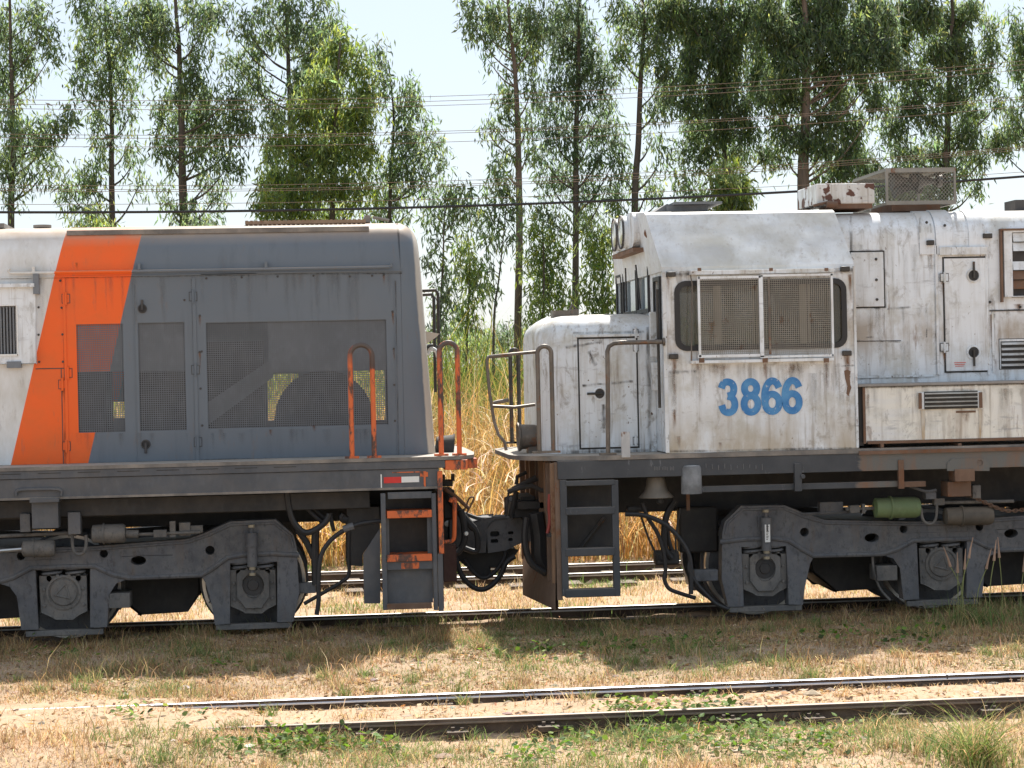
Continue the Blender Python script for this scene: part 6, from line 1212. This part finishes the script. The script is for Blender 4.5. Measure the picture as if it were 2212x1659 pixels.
tree('eucalyptus crown hanging in from the right edge of the photo', 22.5, [(2290, 20), (2285, 200), (2280, 470)], .08,
     [(2195, 130, 24, 46, .9), (2185, 50, 24, 36, .4), (2230, 90, 40, 60), (2190, 250, 30, 24, .9), (2190, 290, 34, 28, 1.1), (2160, 322, 28, 17, .9), (2240, 200, 45, 50), (2240, 290, 40, 30), (2280, 150, 50, 50), (2300, 60, 60, 60), (2320, 240, 60, 60)], *std)
GG = 'young trees in the gap'
tree('thin leaning sapling close behind the rounded end of the grey hood', 17, [(975, 400), (960, 471), (958, 540), (955, 608), (947, 770)], .03,
     [(960, 420, 32, 28), (1010, 430, 38, 28, 1.1), (990, 460, 50, 24, .9), (935, 455, 24, 26, .8), (940, 505, 24, 32, .5), (935, 560, 24, 32, .5), (965, 590, 24, 34, .5), (940, 640, 20, 36, .5), (975, 650, 24, 30, .6), (950, 700, 30, 28, .8)], *std, above=False, group=GG, fat=1.0)
tree('thin sapling with a kinked stem beside the straight bare-stemmed eucalyptus', 18, [(1098, 400), (1087, 517), (1077, 608), (1069, 665), (1066, 770)], .03,
     [(1080, 400, 36, 30), (1100, 440, 38, 28, .9), (1060, 470, 36, 28, .9), (1070, 515, 34, 26, .7), (1050, 560, 22, 24, .5), (1095, 520, 24, 24, .6), (1060, 625, 24, 24, .5), (1070, 370, 25, 20, .6)], *std, above=False, group=GG, fat=1.0)
tree('yellow-green bushy sapling in the middle of the gap', 19, [(1012, 510), (1014, 600), (1008, 770)], .03, [(1010, 530, 24, 26, 1.2), (1014, 570, 30, 32, 1.4), (1020, 612, 34, 34, 1.4), (1010, 655, 28, 32, 1.2), (1004, 695, 32, 30, 1.2)], *lite, above=False, group=GG, fat=1.0)
tree('broad green sapling behind the left end of the white nose', 20, [(1172, 480), (1175, 600), (1172, 770)], .04, [(1165, 500, 34, 30, 1.1), (1190, 530, 38, 34, 1.2), (1150, 560, 30, 34, 1.2), (1195, 580, 38, 36, 1.3), (1165, 620, 38, 36, 1.3), (1210, 640, 34, 34, 1.2), (1165, 670, 36, 32, 1.2), (1150, 710, 30, 24, .9), (1215, 690, 36, 30, 1.1), (1215, 480, 25, 25, .7)], *lite, above=False, group=GG, fat=1.0)
tree('green sapling close to the white headlight housing', 20, [(1300, 490), (1302, 600), (1300, 740)], .04, [(1285, 510, 34, 30, 1.1), (1315, 510, 24, 34, 1.1), (1275, 560, 32, 34, 1.2), (1310, 570, 30, 36, 1.3), (1280, 620, 34, 34, 1.2), (1315, 640, 30, 36, 1.2), (1285, 665, 38, 26, 1.1), (1265, 480, 20, 22, .7)], *lite, above=False, group=GG, fat=1.0)
def bush(u, v, ru, rv, Y, label, c_, g='low bushes at the foot of the trees'):
    tree(label, Y, [(u, v-rv*.3), (u+3, v+rv)], .025, [(u, v, ru*.8, rv*.8, 1.3), (u-ru*.5, v+rv*.3, ru*.6, rv*.7, 1.2), (u+ru*.5, v+rv*.3, ru*.6, rv*.7, 1.2), (u, v+rv*.7, ru*.9, rv*.5, 1.2)], *c_, name='bush', cat='bush', above=False, group=g, leaf=(.09, .16))
for k in ((960, 715, 34, 34, 24, 'dark rounded bush just right of the grey hood end', dark_), (1015, 735, 36, 28, 22, 'yellow-green bush at the foot of the bushy sapling', lite), (1095, 715, 30, 34, 26, 'dark bush between the two thin trunks in the gap', dark_),
          (1140, 720, 30, 30, 25, 'green bush against the left end of the white nose', std), (1045, 720, 26, 28, 27, 'mid-green bush behind the kinked sapling', std), (200, 485, 60, 22, 17, 'yellow-green shrub top peeping over the white and orange roof corner', lite), (430, 490, 50, 18, 17, 'low green shrub top peeping over the grey roof', std)):
    bush(*k)
# far woodland closing the view
cl = [(x_, 0, 0) for x_ in range(0)]
tw = thing('distant_woodland', (6, 70, .6), 'hazy far woodland low on the horizon seen through the gap', 'woodland', kind='stuff')
n = 60000; x_ = rng.uniform(-45, 60, n); y_ = rng.uniform(60, 80, n); z_ = .6+rng.random(n)**1.3*(2.6+2.2*fbm(x_, y_, .12, 171)); c_ = np.stack([x_, y_, z_], -1)
d_ = rng.normal(0, 1, (n, 3)); d_ /= np.linalg.norm(d_, axis=1)[:, None]; s2 = np.cross(d_, rng.normal(0, 1, (n, 3))); s2 /= np.linalg.norm(s2, axis=1)[:, None]
V = np.stack([c_, c_+d_*.11+s2*.065, c_+d_*.23, c_+d_*.11-s2*.065], 1).reshape(-1, 3)-np.array([6, 70, .6]); k = np.arange(n)[:, None]*4

o = np_mesh('foliage', V, np.concatenate([k, k+1, k+2, k+3], 1), M_leaf, np.repeat(pick(n, (MG, BG, YG), (.4, .4, .2)), 4, 0), smooth=False); o.parent = tw; o['kind'] = 'stuff'
# ================================================================== overhead wires
M_cable = plain('black_cable', (.02, .02, .022), .6, bump=0); M_thin = plain('copper_line_wire', (.3, .22, .17), .6, .2, bump=0)
def wire(Y, pts, r, label, mat, group=None):
    q_ = [P(cI, u, v, Y) for u, v in pts]; xs_ = np.array([p.x for p in q_]); zs_ = np.array([p.z for p in q_]); co = np.polyfit(xs_, zs_, 2)
    X = np.linspace(xs_.min()-16, xs_.max()+16, 60); b = MB(); b.tube([(a, Y, float(np.polyval(co, a))) for a in X], r, 6)
    return tag(b.build('power_line', mat), label, 'wire', group or 'thin line wires')
wire(8, [(0, 458.5), (705, 453), (924, 447), (1271, 435), (1464, 428), (1732, 413), (2072, 390), (2212, 382)], .018, 'thick black cable running just above both locomotive roofs', M_cable, 'overhead cables')
W2 = [([(0, 216), (400, 216), (928, 209), (1340, 195), (1428, 187), (1954, 152), (2171, 136)], 'top wire of the uppermost trio of thin wires'),
      ([(0, 226), (400, 225), (928, 219.6), (1340, 204), (1428, 197.7), (1954, 162), (2171, 143)], 'middle wire of the uppermost trio of thin wires'),
      ([(0, 236), (400, 234), (928, 228.5), (1340, 214), (1428, 208.6), (1954, 172), (2171, 154)], 'bottom wire of the uppermost trio of thin wires'),
      ([(0, 290), (500, 290), (979, 284.5), (1340, 270), (1464, 261), (1954, 230), (2153, 214)], 'first wire of the second set of thin wires below the uppermost trio'),
      ([(0, 298), (500, 296), (979, 288.5), (1340, 274), (1464, 266.6), (1954, 234.5), (2153, 219)], 'second wire of the second set of thin wires below the uppermost trio'),
      ([(0, 316), (500, 315), (979, 307), (1340, 293), (1464, 284.7), (1954, 250), (2153, 236)], 'lowest and most widely spaced wire of the second set of thin wires'),
      ([(0, 400), (500, 400), (928, 391), (1482, 372), (1732, 350), (2008, 335), (2212, 315.6)], 'top wire of the third set of thin wires'),
      ([(0, 408), (500, 407), (970, 400), (1482, 379), (1732, 354), (2008, 339.5), (2212, 319)], 'middle wire of the third set of thin wires'),
      ([(0, 412), (500, 411), (1048, 403), (1482, 382), (1732, 359), (2008, 343), (2212, 324)], 'bottom wire of the third set of thin wires'),
      ([(0, 441), (500, 440), (979, 430), (1482, 410), (1772, 399), (2098, 379)], 'lone thin wire just above the thick black cable')]
for pts, lb in W2: wire(12, pts, .0042, lb, M_thin)
for o in bpy.data.objects:
    if '_o' in o: del o['_o']
